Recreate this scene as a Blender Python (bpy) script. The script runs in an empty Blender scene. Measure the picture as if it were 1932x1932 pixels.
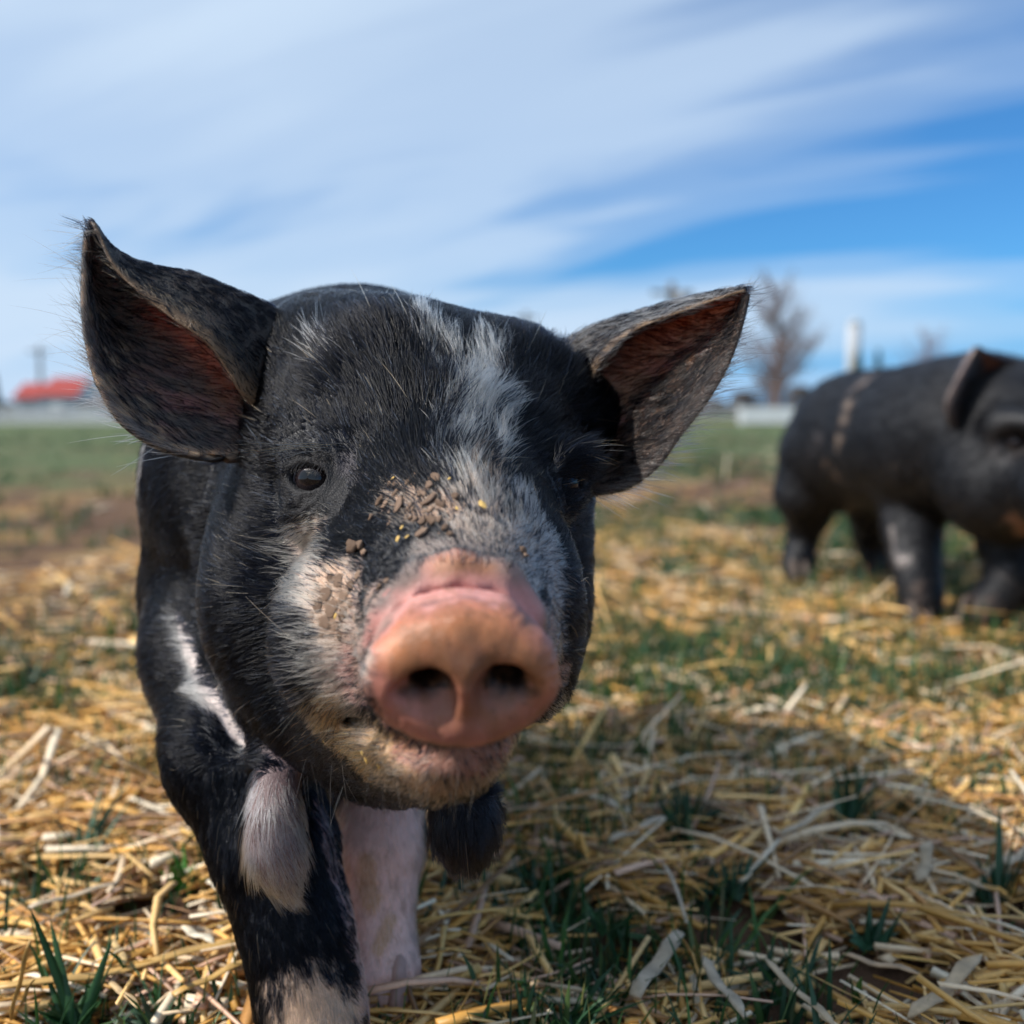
import bpy, bmesh, math, random
import numpy as np
from mathutils import Vector, Matrix
from mathutils.bvhtree import BVHTree
from mathutils.kdtree import KDTree

rng = np.random.default_rng(7)
random.seed(7)
sc = bpy.context.scene
COL = sc.collection

# ------------------------------------------------------------------ camera
FPX, CX, CY, HZ = 1878.0, 966.0, 966.0, 783.0
PITCH = math.atan((CY - HZ) / FPX)
CAM_H = 0.30
cam_d = bpy.data.cameras.new('camera')
cam = bpy.data.objects.new('camera', cam_d)
COL.objects.link(cam)
cam.location = (0, 0, CAM_H)
cam.rotation_euler = (math.pi / 2 - PITCH, 0, 0)
cam_d.sensor_width = 36
cam_d.lens = 35.0
cam_d.clip_start = 0.01
cam_d.clip_end = 3000
cam_d.dof.use_dof = True
cam_d.dof.focus_distance = 0.402
cam_d.dof.aperture_fstop = 5.8
sc.camera = cam

# ------------------------------------------------------------------ light, sky, exposure
SUN_DIR = Vector((-0.68, -0.18, 0.63)).normalized()       # towards the sun
sun_d = bpy.data.lights.new('sun', 'SUN')
sun_d.energy = 5.4
sun_d.angle = math.radians(0.6)
sun_d.color = (1.0, 0.945, 0.87)
sun = bpy.data.objects.new('sun', sun_d)
COL.objects.link(sun)
sun.rotation_euler = SUN_DIR.to_track_quat('Z', 'Y').to_euler()

sc.view_settings.view_transform = 'Standard'
sc.view_settings.look = 'None'
sc.view_settings.exposure = 0.12
sc.view_settings.gamma = 1.0
sc.render.engine = 'CYCLES'
sc.cycles.use_denoising = True
sc.cycles.max_bounces = 7
sc.cycles.diffuse_bounces = 3
sc.cycles.glossy_bounces = 3
sc.cycles.transmission_bounces = 4
sc.cycles.transparent_max_bounces = 8
sc.cycles.caustics_reflective = False
sc.cycles.caustics_refractive = False


class NT:
    """tiny node helper"""
    def __init__(self, tree):
        self.t = tree

    def n(self, kind, **kw):
        nd = self.t.nodes.new(kind)
        for k, v in kw.items():
            if k.startswith('i_'):
                key = k[2:]
                key = int(key) if key.isdigit() else key.replace('_', ' ')
                self.set(nd.inputs[key], v)
            else:
                setattr(nd, k, v)
        return nd

    def set(self, sock, v):
        if isinstance(v, bpy.types.NodeSocket):
            self.t.links.new(v, sock)
        else:
            sock.default_value = v

    def math(self, op, a, b=0.0, c=None, clamp=False):
        nd = self.t.nodes.new('ShaderNodeMath')
        nd.operation = op
        nd.use_clamp = clamp
        self.set(nd.inputs[0], a)
        self.set(nd.inputs[1], b)
        if c is not None:
            self.set(nd.inputs[2], c)
        return nd.outputs[0]

    def mix(self, f, a, b, mode='MIX'):
        nd = self.t.nodes.new('ShaderNodeMix')
        nd.data_type = 'RGBA'
        nd.blend_type = mode
        self.set(nd.inputs[0], f)
        self.set(nd.inputs[6], a)
        self.set(nd.inputs[7], b)
        return nd.outputs[2]

    def ramp(self, f, stops, interp='LINEAR'):
        nd = self.t.nodes.new('ShaderNodeValToRGB')
        cr = nd.color_ramp
        cr.interpolation = interp
        while len(cr.elements) < len(stops):
            cr.elements.new(0.5)
        for e, (p, c) in zip(cr.elements, stops):
            e.position = p
            e.color = c if len(c) == 4 else (*c, 1)
        self.set(nd.inputs[0], f)
        return nd.outputs[0]

    def noise(self, vec, scale, detail=4, rough=0.5, dist=0.0):
        nd = self.t.nodes.new('ShaderNodeTexNoise')
        if vec is not None:
            self.t.links.new(vec, nd.inputs['Vector'])
        nd.inputs['Scale'].default_value = scale
        nd.inputs['Detail'].default_value = detail
        nd.inputs['Roughness'].default_value = rough
        nd.inputs['Distortion'].default_value = dist
        return nd.outputs[0]


w = bpy.data.worlds.new('World')
sc.world = w
w.use_nodes = True
nt = NT(w.node_tree)
w.node_tree.nodes.clear()
wout = nt.n('ShaderNodeOutputWorld')
bg = nt.n('ShaderNodeBackground')
bg.inputs['Strength'].default_value = 0.125
w.node_tree.links.new(bg.outputs[0], wout.inputs[0])
sky = nt.n('ShaderNodeTexSky', sky_type='NISHITA')
sky.sun_disc = False
sky.sun_elevation = math.asin(SUN_DIR.z)
sky.sun_rotation = math.atan2(SUN_DIR.x, SUN_DIR.y)
sky.altitude = 300
sky.air_density = 1.0
sky.dust_density = 0.7
sky.ozone_density = 2.2
tc = nt.n('ShaderNodeTexCoord')
sep = nt.n('ShaderNodeSeparateXYZ', i_0=tc.outputs['Generated'])
den = nt.math('ADD', nt.math('MAXIMUM', sep.outputs[2], 0.0), 0.16)
u = nt.math('DIVIDE', sep.outputs[0], den)
v = nt.math('DIVIDE', sep.outputs[1], den)
uv = nt.n('ShaderNodeCombineXYZ', i_0=u, i_1=v)
mr = nt.n('ShaderNodeMapping', i_Vector=uv.outputs[0])
mr.inputs['Rotation'].default_value = (0, 0, math.radians(115))
mp = nt.n('ShaderNodeMapping', i_Vector=mr.outputs[0])
mp.inputs['Scale'].default_value = (1.0, 0.30, 1)
mp.inputs['Location'].default_value = (9.2, 4.4, 0)
n1 = nt.noise(mp.outputs[0], 0.9, 4, 0.5, 0.8)
n2 = nt.noise(mp.outputs[0], 2.4, 5, 0.5, 0.6)
# coverage thins out towards the east (picture right)
cov = nt.math('MULTIPLY_ADD', u, -0.175, 0.215)
cov = nt.math('MINIMUM', nt.math('MAXIMUM', cov, -0.13), 0.30)
dens = nt.math('ADD', nt.math('ADD', nt.math('MULTIPLY', n1, 1.15), nt.math('MULTIPLY', n2, 0.40)), nt.math('SUBTRACT', cov, 0.26))
mask = nt.ramp(dens, [(0.40, (0, 0, 0)), (0.52, (0.30,) * 3), (0.66, (0.72,) * 3), (0.85, (0.95,) * 3)], 'EASE')
skyc = nt.mix(1.0, sky.outputs[0], (0.30, 0.70, 1.05, 1), 'MULTIPLY')
low = nt.ramp(sep.outputs[2], [(0.0, (1, 1, 1)), (0.04, (0.75,) * 3), (0.13, (0, 0, 0))], 'EASE')
skyc = nt.mix(low, skyc, (1.9, 3.9, 6.7, 1))
cl = nt.mix(mask, skyc, (4.65, 5.75, 7.1, 1))
w.node_tree.links.new(cl, bg.inputs['Color'])

# ------------------------------------------------------------------ general helpers
RIGHT = np.array((1.0, 0, 0))
FWD = np.array((0, math.cos(PITCH), -math.sin(PITCH)))
UP = np.array((0, math.sin(PITCH), math.cos(PITCH)))
EYE = np.array((0, 0, CAM_H))


def P(px, py, d):
    return EYE + RIGHT * ((px - CX) / FPX * d) + UP * ((CY - py) / FPX * d) + FWD * d


def ray_dir(px, py):
    r = RIGHT * ((px - CX) / FPX) + UP * ((CY - py) / FPX) + FWD
    return r / np.linalg.norm(r)


def G(px, py, z=0.0):
    """ground point seen in that direction"""
    r = ray_dir(px, py)
    t = (z - CAM_H) / r[2]
    return EYE + r * t


def tag(o, label=None, cat=None, group=None, kind=None):
    for k, v_ in (('label', label), ('category', cat), ('group', group), ('kind', kind)):
        if v_:
            o[k] = v_
    return o


def empty(name, loc, **kw):
    o = bpy.data.objects.new(name, None)
    o.empty_display_size = 0.05
    o.location = loc
    COL.objects.link(o)
    tag(o, **kw)
    return o


def link(name, me, mat=None, parent=None, **kw):
    o = bpy.data.objects.new(name, me)
    COL.objects.link(o)
    if mat is not None and len(me.materials) == 0:
        me.materials.append(mat)
    if parent is not None:
        o.parent = parent
        o.matrix_parent_inverse = Matrix.Translation(-Vector(parent.location))
    tag(o, **kw)
    return o


def np_mesh(name, verts, faces, cols=None, smooth=True):
    """faces: n x 3 or n x 4 int array (or a list of such arrays)"""
    me = bpy.data.meshes.new(name)
    fl = faces if isinstance(faces, list) else [faces]
    fl = [np.asarray(f, dtype=np.int32) for f in fl if len(f)]
    verts = np.asarray(verts, dtype=np.float32)
    loops = np.concatenate([f.ravel() for f in fl])
    sizes = np.concatenate([np.full(len(f), f.shape[1], dtype=np.int32) for f in fl])
    starts = np.concatenate([[0], np.cumsum(sizes)[:-1]]).astype(np.int32)
    me.vertices.add(len(verts))
    me.vertices.foreach_set('co', verts.ravel())
    me.loops.add(len(loops))
    me.loops.foreach_set('vertex_index', loops)
    me.polygons.add(len(sizes))
    me.polygons.foreach_set('loop_start', starts)
    me.update(calc_edges=True)
    me.validate()
    if smooth:
        me.polygons.foreach_set('use_smooth', np.ones(len(me.polygons), dtype=bool))
    if cols is not None:
        put_color(me, 'col', cols)
    return me


def put_color(me, name, cols):
    a = me.attributes.new(name, 'FLOAT_COLOR', 'POINT')
    c = np.ones((len(cols), 4), dtype=np.float32)
    c[:, :cols.shape[1]] = cols
    a.data.foreach_set('color', c.ravel())


def bm_mesh(name, bm, smooth=False):
    me = bpy.data.meshes.new(name)
    bm.normal_update()
    bm.to_mesh(me)
    bm.free()
    if smooth:
        me.polygons.foreach_set('use_smooth', np.ones(len(me.polygons), dtype=bool))
    return me


def add_box(bm, c, s, rotz=0.0, tilt=None):
    m = Matrix.Translation(Vector(c)) @ Matrix.Rotation(rotz, 4, 'Z')
    if tilt is not None:
        m = m @ tilt
    m = m @ Matrix.Diagonal((s[0], s[1], s[2], 1))
    bmesh.ops.create_cube(bm, size=1.0, matrix=m)


def add_tube(bm, pts, rad, seg=8):
    """tapered tube through points"""
    rings = []
    pts = [Vector(p) for p in pts]
    for i, p in enumerate(pts):
        t = (pts[min(i + 1, len(pts) - 1)] - pts[max(i - 1, 0)]).normalized()
        a = t.orthogonal().normalized() if i == 0 else (a0 - t * a0.dot(t)).normalized()
        a0 = a
        b = t.cross(a)
        r = rad[i] if hasattr(rad, '__len__') else rad
        rings.append([bm.verts.new(p + (a * math.cos(k * 2 * math.pi / seg) + b * math.sin(k * 2 * math.pi / seg)) * r) for k in range(seg)])
    for i in range(len(rings) - 1):
        for k in range(seg):
            bm.faces.new((rings[i][k], rings[i][(k + 1) % seg], rings[i + 1][(k + 1) % seg], rings[i + 1][k]))
    bm.faces.new(rings[0][::-1])
    bm.faces.new(rings[-1])


# lattice value noise, smooth and repeatable
_LAT = np.random.default_rng(3).random((32, 32, 32)).astype(np.float32)


def vnoise(p, scale):
    q = np.asarray(p, dtype=np.float64) * scale + 100.37
    i = np.floor(q).astype(np.int64)
    f = q - i
    f = f * f * (3 - 2 * f)
    out = 0
    for dx in (0, 1):
        for dy in (0, 1):
            for dz in (0, 1):
                wt = (f[:, 0] if dx else 1 - f[:, 0]) * (f[:, 1] if dy else 1 - f[:, 1]) * (f[:, 2] if dz else 1 - f[:, 2])
                out = out + wt * _LAT[(i[:, 0] + dx) & 31, (i[:, 1] + dy) & 31, (i[:, 2] + dz) & 31]
    return out


def unit(a):
    return a / np.maximum(np.linalg.norm(a, axis=-1, keepdims=True), 1e-12)


# ------------------------------------------------------------------ materials
def mat_new(name):
    m = bpy.data.materials.new(name)
    m.use_nodes = True
    h = NT(m.node_tree)
    b = m.node_tree.nodes['Principled BSDF']
    return m, h, b


def simple_mat(name, c1, c2, scale=20, rough=0.7, bump=0.1, spec=0.3):
    m, h, b = mat_new(name)
    t = h.n('ShaderNodeTexCoord')
    nz = h.noise(t.outputs['Object'], scale, 5, 0.6)
    h.set(b.inputs['Base Color'], h.mix(nz, (*c1, 1), (*c2, 1)))
    b.inputs['Roughness'].default_value = rough
    b.inputs['Specular IOR Level'].default_value = spec
    bp = h.n('ShaderNodeBump', i_Strength=bump, i_Distance=0.01, i_Height=nz)
    h.set(b.inputs['Normal'], bp.outputs[0])
    return m


def col_mat(name, rough=0.6, spec=0.3, bump=0.0, bscale=400, trans=0.0, stretch=None, var=0.25):
    """colour comes from the per-vertex colour of the thing itself, with grain"""
    m, h, b = mat_new(name)
    a = h.n('ShaderNodeAttribute', attribute_name='col')
    t = h.n('ShaderNodeTexCoord')
    nz = h.noise(t.outputs['Object'], bscale, 4, 0.6)
    f = h.math('MULTIPLY_ADD', nz, 2 * var, 1 - var)
    c = h.n('ShaderNodeVectorMath', operation='SCALE', i_0=a.outputs['Color'], i_Scale=f).outputs[0]
    h.set(b.inputs['Base Color'], c)
    b.inputs['Roughness'].default_value = rough
    b.inputs['Specular IOR Level'].default_value = spec
    if bump:
        bp = h.n('ShaderNodeBump', i_Strength=bump, i_Distance=0.001, i_Height=nz)
        h.set(b.inputs['Normal'], bp.outputs[0])
    if trans:
        tr = h.n('ShaderNodeBsdfTranslucent')
        h.set(tr.inputs['Color'], c)
        mx = h.n('ShaderNodeMixShader', i_0=trans)
        m.node_tree.links.new(b.outputs[0], mx.inputs[1])
        m.node_tree.links.new(tr.outputs[0], mx.inputs[2])
        m.node_tree.links.new(mx.outputs[0], m.node_tree.nodes['Material Output'].inputs[0])
    return m


M_STRAW = col_mat('straw', rough=0.45, spec=0.45, bump=0.25, bscale=300, trans=0.12, var=0.3)
M_GRASS = col_mat('grass_blade', rough=0.45, spec=0.4, bscale=120, trans=0.3, var=0.25)

# pig skin
M_SKIN, h, b = mat_new('pig_skin')
a = h.n('ShaderNodeAttribute', attribute_name='col')
a2 = h.n('ShaderNodeAttribute', attribute_name='skin')      # r subsurface, g roughness, b wrinkle
sp = h.n('ShaderNodeSeparateColor', i_0=a2.outputs['Color'])
t = h.n('ShaderNodeTexCoord')
nz = h.noise(t.outputs['Object'], 260, 5, 0.6)
nzf = h.noise(t.outputs['Object'], 1400, 3, 0.6)
f = h.math('MULTIPLY_ADD', nz, 0.5, 0.75)
c = h.n('ShaderNodeVectorMath', operation='SCALE', i_0=a.outputs['Color'], i_Scale=f).outputs[0]
mpd = h.n('ShaderNodeMapping', i_Vector=t.outputs['Object'])
mpd.inputs['Scale'].default_value = (1.0, 1.0, 0.30)
dirt = h.ramp(h.math('MULTIPLY', h.math('ADD', h.noise(t.outputs['Object'], 130, 8, 0.78), h.noise(mpd.outputs[0], 320, 6, 0.7, 0.4)), 0.5), [(0.47, (0, 0, 0)), (0.62, (1, 1, 1))])
c = h.mix(h.math('MULTIPLY', dirt, h.math('MULTIPLY', sp.outputs[0], 2.3), clamp=True), c, (.17, .075, .032, 1))
h.set(b.inputs['Base Color'], c)
h.set(b.inputs['Subsurface Weight'], sp.outputs[0])
h.set(b.inputs['Subsurface Scale'], h.math('MULTIPLY_ADD', sp.outputs[0], 0.016, 0.002))
b.inputs['Subsurface Radius'].default_value = (1.0, 0.45, 0.28)
h.set(b.inputs['Roughness'], sp.outputs[1])
b.inputs['Specular IOR Level'].default_value = 0.4
vor = h.n('ShaderNodeTexVoronoi', feature='DISTANCE_TO_EDGE', i_Scale=800.0)
wv = h.n('ShaderNodeVectorMath', operation='ADD', i_0=t.outputs['Object'], i_1=h.n('ShaderNodeVectorMath', operation='SCALE', i_0=h.n('ShaderNodeTexNoise', i_Vector=t.outputs['Object'], i_Scale=120.0).outputs[1], i_Scale=0.004).outputs[0])
m_ = M_SKIN.node_tree
m_.links.new(wv.outputs[0], vor.inputs['Vector'])
crk = h.math('MINIMUM', h.math('MULTIPLY', vor.outputs[0], 6.0), 1.0)
mps = h.n('ShaderNodeMapping', i_Vector=t.outputs['Object'])
mps.inputs['Scale'].default_value = (1.0, 1.0, 0.35)
nzs = h.noise(mps.outputs[0], 190, 6, 0.62, 0.6)
hgt = h.math('ADD', h.math('MULTIPLY', crk, h.math('MULTIPLY', sp.outputs[2], 1.8)), h.math('MULTIPLY', nzf, 0.35))
hgt = h.math('ADD', hgt, h.math('MULTIPLY', nzs, h.math('MULTIPLY', sp.outputs[0], 5.5)))
bp = h.n('ShaderNodeBump', i_Strength=0.45, i_Distance=0.0006, i_Height=hgt)
h.set(b.inputs['Normal'], bp.outputs[0])

# fur
M_FUR = bpy.data.materials.new('fur')
M_FUR.use_nodes = True
M_FUR.node_tree.nodes.clear()
h = NT(M_FUR.node_tree)
o_ = h.n('ShaderNodeOutputMaterial')
a = h.n('ShaderNodeAttribute', attribute_name='col')
hb = h.n('ShaderNodeBsdfHairPrincipled')
hb.parametrization = 'COLOR'
h.set(hb.inputs['Color'], a.outputs['Color'])
hb.inputs['Roughness'].default_value = 0.24
hb.inputs['IOR'].default_value = 1.24
hb.inputs['Radial Roughness'].default_value = 0.35
hb.inputs['Random Roughness'].default_value = 0.2
M_FUR.node_tree.links.new(hb.outputs[0], o_.inputs[0])


# ------------------------------------------------------------------ signed-distance modelling of the animals
class Field:
    def __init__(self, xs, ys, zs):
        self.a = [np.asarray(q, dtype=np.float32) for q in (xs, ys, zs)]
        self.f = np.full([len(q) for q in self.a], 0.5, dtype=np.float32)

    def win(self, lo, hi):
        sl, co = [], []
        for k in range(3):
            i0 = max(0, int(np.searchsorted(self.a[k], lo[k])) - 1)
            i1 = min(len(self.a[k]), int(np.searchsorted(self.a[k], hi[k])) + 1)
            sl.append(slice(i0, max(i1, i0 + 1)))
        X, Y, Z = np.meshgrid(*[self.a[k][sl[k]] for k in range(3)], indexing='ij', sparse=True)
        return tuple(sl), X, Y, Z

    def apply(self, sl, d, k, op):
        f = self.f[sl]
        if op == 'add':
            if k > 0:
                hh = np.maximum(k - np.abs(f - d), 0) / k
                self.f[sl] = np.minimum(f, d) - hh * hh * (k * 0.25)
            else:
                self.f[sl] = np.minimum(f, d)
        else:
            hh = np.maximum(k - np.abs(f + d), 0) / max(k, 1e-6)
            self.f[sl] = np.maximum(f, -d) + hh * hh * (k * 0.25)

    def ell(self, c, r, k=0.02, R=None, op='add'):
        c = np.asarray(c)
        m = max(r) + k + 0.015 if R is not None else None
        r = np.asarray(r, dtype=np.float32)
        ext = np.full(3, m) if R is not None else r + k + 0.015
        sl, X, Y, Z = self.win(c - ext, c + ext)
        x, y, z = X - c[0], Y - c[1], Z - c[2]
        if R is not None:
            R = np.asarray(R)     # rows are the local axes
            x, y, z = [R[i, 0] * x + R[i, 1] * y + R[i, 2] * z for i in range(3)]
        k0 = np.sqrt((x / r[0]) ** 2 + (y / r[1]) ** 2 + (z / r[2]) ** 2)
        k1 = np.sqrt((x / r[0] ** 2) ** 2 + (y / r[1] ** 2) ** 2 + (z / r[2] ** 2) ** 2)
        d = k0 * (k0 - 1) / np.maximum(k1, 1e-6)
        self.apply(sl, d, k, op)

    def cone(self, p, q, rp, rq, k=0.02, op='add'):
        p, q = np.asarray(p), np.asarray(q)
        m = max(rp, rq) + k + 0.015
        sl, X, Y, Z = self.win(np.minimum(p, q) - m, np.maximum(p, q) + m)
        ab = q - p
        L = float(ab @ ab)
        hh = np.clip(((X - p[0]) * ab[0] + (Y - p[1]) * ab[1] + (Z - p[2]) * ab[2]) / L, 0, 1)
        d = np.sqrt((X - p[0] - hh * ab[0]) ** 2 + (Y - p[1] - hh * ab[1]) ** 2 + (Z - p[2] - hh * ab[2]) ** 2)
        d = d - (rp + (rq - rp) * hh)
        self.apply(sl, d, k, op)

    def chain(self, pts, k=0.01, op='add'):
        for (p, r), (q, s) in zip(pts[:-1], pts[1:]):
            self.cone(p, q, r, s, k, op)

    def hit(self, px, py, d0, d1):
        """depth at which the view ray enters the solid"""
        for d in np.arange(d0, d1, 0.0004):
            p = P(px, py, d)
            i = [int(np.clip(np.searchsorted(self.a[k], p[k]), 0, len(self.a[k]) - 1)) for k in range(3)]
            if self.f[i[0], i[1], i[2]] < 0:
                return d
        return d1

    def mesh(self):
        f = self.f
        ins = f < 0
        nx, ny, nz_ = f.shape
        cnt = np.zeros((nx - 1, ny - 1, nz_ - 1), dtype=np.uint8)
        corners = [(i, j, k) for i in (0, 1) for j in (0, 1) for k in (0, 1)]
        for i, j, k in corners:
            cnt += ins[i:nx - 1 + i, j:ny - 1 + j, k:nz_ - 1 + k]
        act = (cnt > 0) & (cnt < 8)
        idx = np.argwhere(act)
        vid = np.full(act.shape, -1, dtype=np.int64)
        vid[act] = np.arange(len(idx))
        acc = np.zeros((len(idx), 3))
        num = np.zeros(len(idx))
        A = self.a
        pos = lambda ii: np.stack([A[0][ii[:, 0]], A[1][ii[:, 1]], A[2][ii[:, 2]]], 1).astype(np.float64)
        for a_ in corners:
            for ax in range(3):
                if a_[ax]:
                    continue
                b_ = list(a_)
                b_[ax] = 1
                ia, ib = idx + a_, idx + b_
                fa = f[ia[:, 0], ia[:, 1], ia[:, 2]]
                fb = f[ib[:, 0], ib[:, 1], ib[:, 2]]
                s = (fa < 0) != (fb < 0)
                tt = np.where(s, fa / np.where(s, fa - fb, 1), 0)[:, None]
                pt = pos(ia) * (1 - tt) + pos(ib) * tt
                acc[s] += pt[s]
                num[s] += 1
        V = acc / num[:, None]
        quads = []
        for ax in range(3):
            s0 = [slice(None)] * 3
            s1 = [slice(None)] * 3
            s0[ax] = slice(0, -1)
            s1[ax] = slice(1, None)
            A0, A1 = ins[tuple(s0)], ins[tuple(s1)]
            e = np.argwhere(A0 != A1)
            o1, o2 = (ax + 1) % 3, (ax + 2) % 3
            ok = (e[:, o1] > 0) & (e[:, o2] > 0) & (e[:, o1] < f.shape[o1] - 1) & (e[:, o2] < f.shape[o2] - 1)
            e = e[ok]
            flip = A0[e[:, 0], e[:, 1], e[:, 2]]
            q = []
            for d1, d2 in ((0, 0), (-1, 0), (-1, -1), (0, -1)):
                c_ = e.copy()
                c_[:, o1] += d1
                c_[:, o2] += d2
                q.append(vid[c_[:, 0], c_[:, 1], c_[:, 2]])
            q = np.stack(q, 1)
            q[~flip] = q[~flip][:, ::-1]
            quads.append(q)
        return V, np.concatenate(quads)


def laplace(V, Q, it=2, lam=0.5, keep=None):
    n = len(V)
    a_ = np.concatenate([Q[:, 0], Q[:, 1], Q[:, 2], Q[:, 3]])
    b_ = np.concatenate([Q[:, 1], Q[:, 2], Q[:, 3], Q[:, 0]])
    deg = np.bincount(a_, minlength=n) + np.bincount(b_, minlength=n)
    for i in range(it):
        for l_ in (lam, -lam * 0.96):
            S = np.stack([np.bincount(a_, V[b_, k], n) + np.bincount(b_, V[a_, k], n) for k in range(3)], 1)
            V = V + l_ * (S / np.maximum(deg, 1)[:, None] - V)
    return V


def vnormals(V, Q):
    fn = np.cross(V[Q[:, 2]] - V[Q[:, 0]], V[Q[:, 3]] - V[Q[:, 1]])
    N = np.zeros_like(V)
    for k in range(4):
        for ax in range(3):
            N[:, ax] += np.bincount(Q[:, k], fn[:, ax], len(V))
    return unit(N)


def catmull(ctrl, n):
    ctrl = np.asarray(ctrl, dtype=float)
    m = len(ctrl)
    t_ = np.linspace(0, m - 1 - 1e-9, n)
    i = np.floor(t_).astype(int)
    f_ = (t_ - i)[(...,) + (None,) * (ctrl.ndim - 1)]
    g = lambda k: ctrl[np.clip(i + k, 0, m - 1)]
    p0, p1, p2, p3 = g(-1), g(0), g(1), g(2)
    return 0.5 * ((2 * p1) + (-p0 + p2) * f_ + (2 * p0 - 5 * p1 + 4 * p2 - p3) * f_ ** 2 + (-p0 + 3 * p1 - 3 * p2 + p3) * f_ ** 3)


def ear_sheet(stations, nu=64, nv=44, thick=0.0022, inner_sign=1):
    """stations: tip->base rows of points (lower edge ... fold rim). Returns verts, quads, u, v, side(0 inner,1 outer), mid normals"""
    rows = np.array([[P(*p) for p in st] for st in stations])        # S x C x 3
    g = catmull(rows, nu)                                             # nu x C x 3
    g = np.swapaxes(catmull(np.swapaxes(g, 0, 1), nv), 0, 1)          # nu x nv x 3
    du = np.gradient(g, axis=0)
    dv = np.gradient(g, axis=1)
    n = unit(np.cross(du, dv))
    n = n * inner_sign
    u_ = np.linspace(0, 1, nu)[:, None] * np.ones((1, nv))
    v_ = np.ones((nu, 1)) * np.linspace(0, 1, nv)[None]
    edge = np.minimum(np.minimum(v_, 1 - v_) * 14, 1) * np.minimum(u_ * 20 + 0.25, 1)
    th = thick * (0.35 + 0.65 * np.sqrt(edge)) * (1 + 0.8 * u_)
    A = g + n * (th * 0.5)[..., None]
    B = g - n * (th * 0.5)[..., None]
    V = np.concatenate([A.reshape(-1, 3), B.reshape(-1, 3)])
    ii = np.arange(nu * nv).reshape(nu, nv)
    q = np.stack([ii[:-1, :-1], ii[1:, :-1], ii[1:, 1:], ii[:-1, 1:]], -1).reshape(-1, 4)
    off = nu * nv
    qa = q[:, ::1] if inner_sign > 0 else q[:, ::-1]
    qb = (q[:, ::-1] if inner_sign > 0 else q) + off
    ring = np.concatenate([ii[0, :], ii[1:, -1], ii[-1, -2::-1], ii[-2:0:-1, 0]])
    nx_ = np.roll(ring, -1)
    qr = np.stack([ring, nx_, nx_ + off, ring + off], 1)
    if inner_sign < 0:
        qr = qr[:, ::-1]
    Q = np.concatenate([qa, qb, qr])
    U = np.concatenate([u_.ravel(), u_.ravel()])
    W = np.concatenate([v_.ravel(), v_.ravel()])
    S = np.concatenate([np.zeros(off), np.ones(off)])
    return V, Q, U, W, S


# ================================================================== PIG (near)
CREASE = [(P(716, 1212, .3080), .0006), (P(758, 1164, .3065), .0009), (P(808, 1132, .3050), .0013), (P(868, 1121, .3045), .0015), (P(930, 1128, .3055), .0012), (P(990, 1164, .3075), .0006)]


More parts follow.
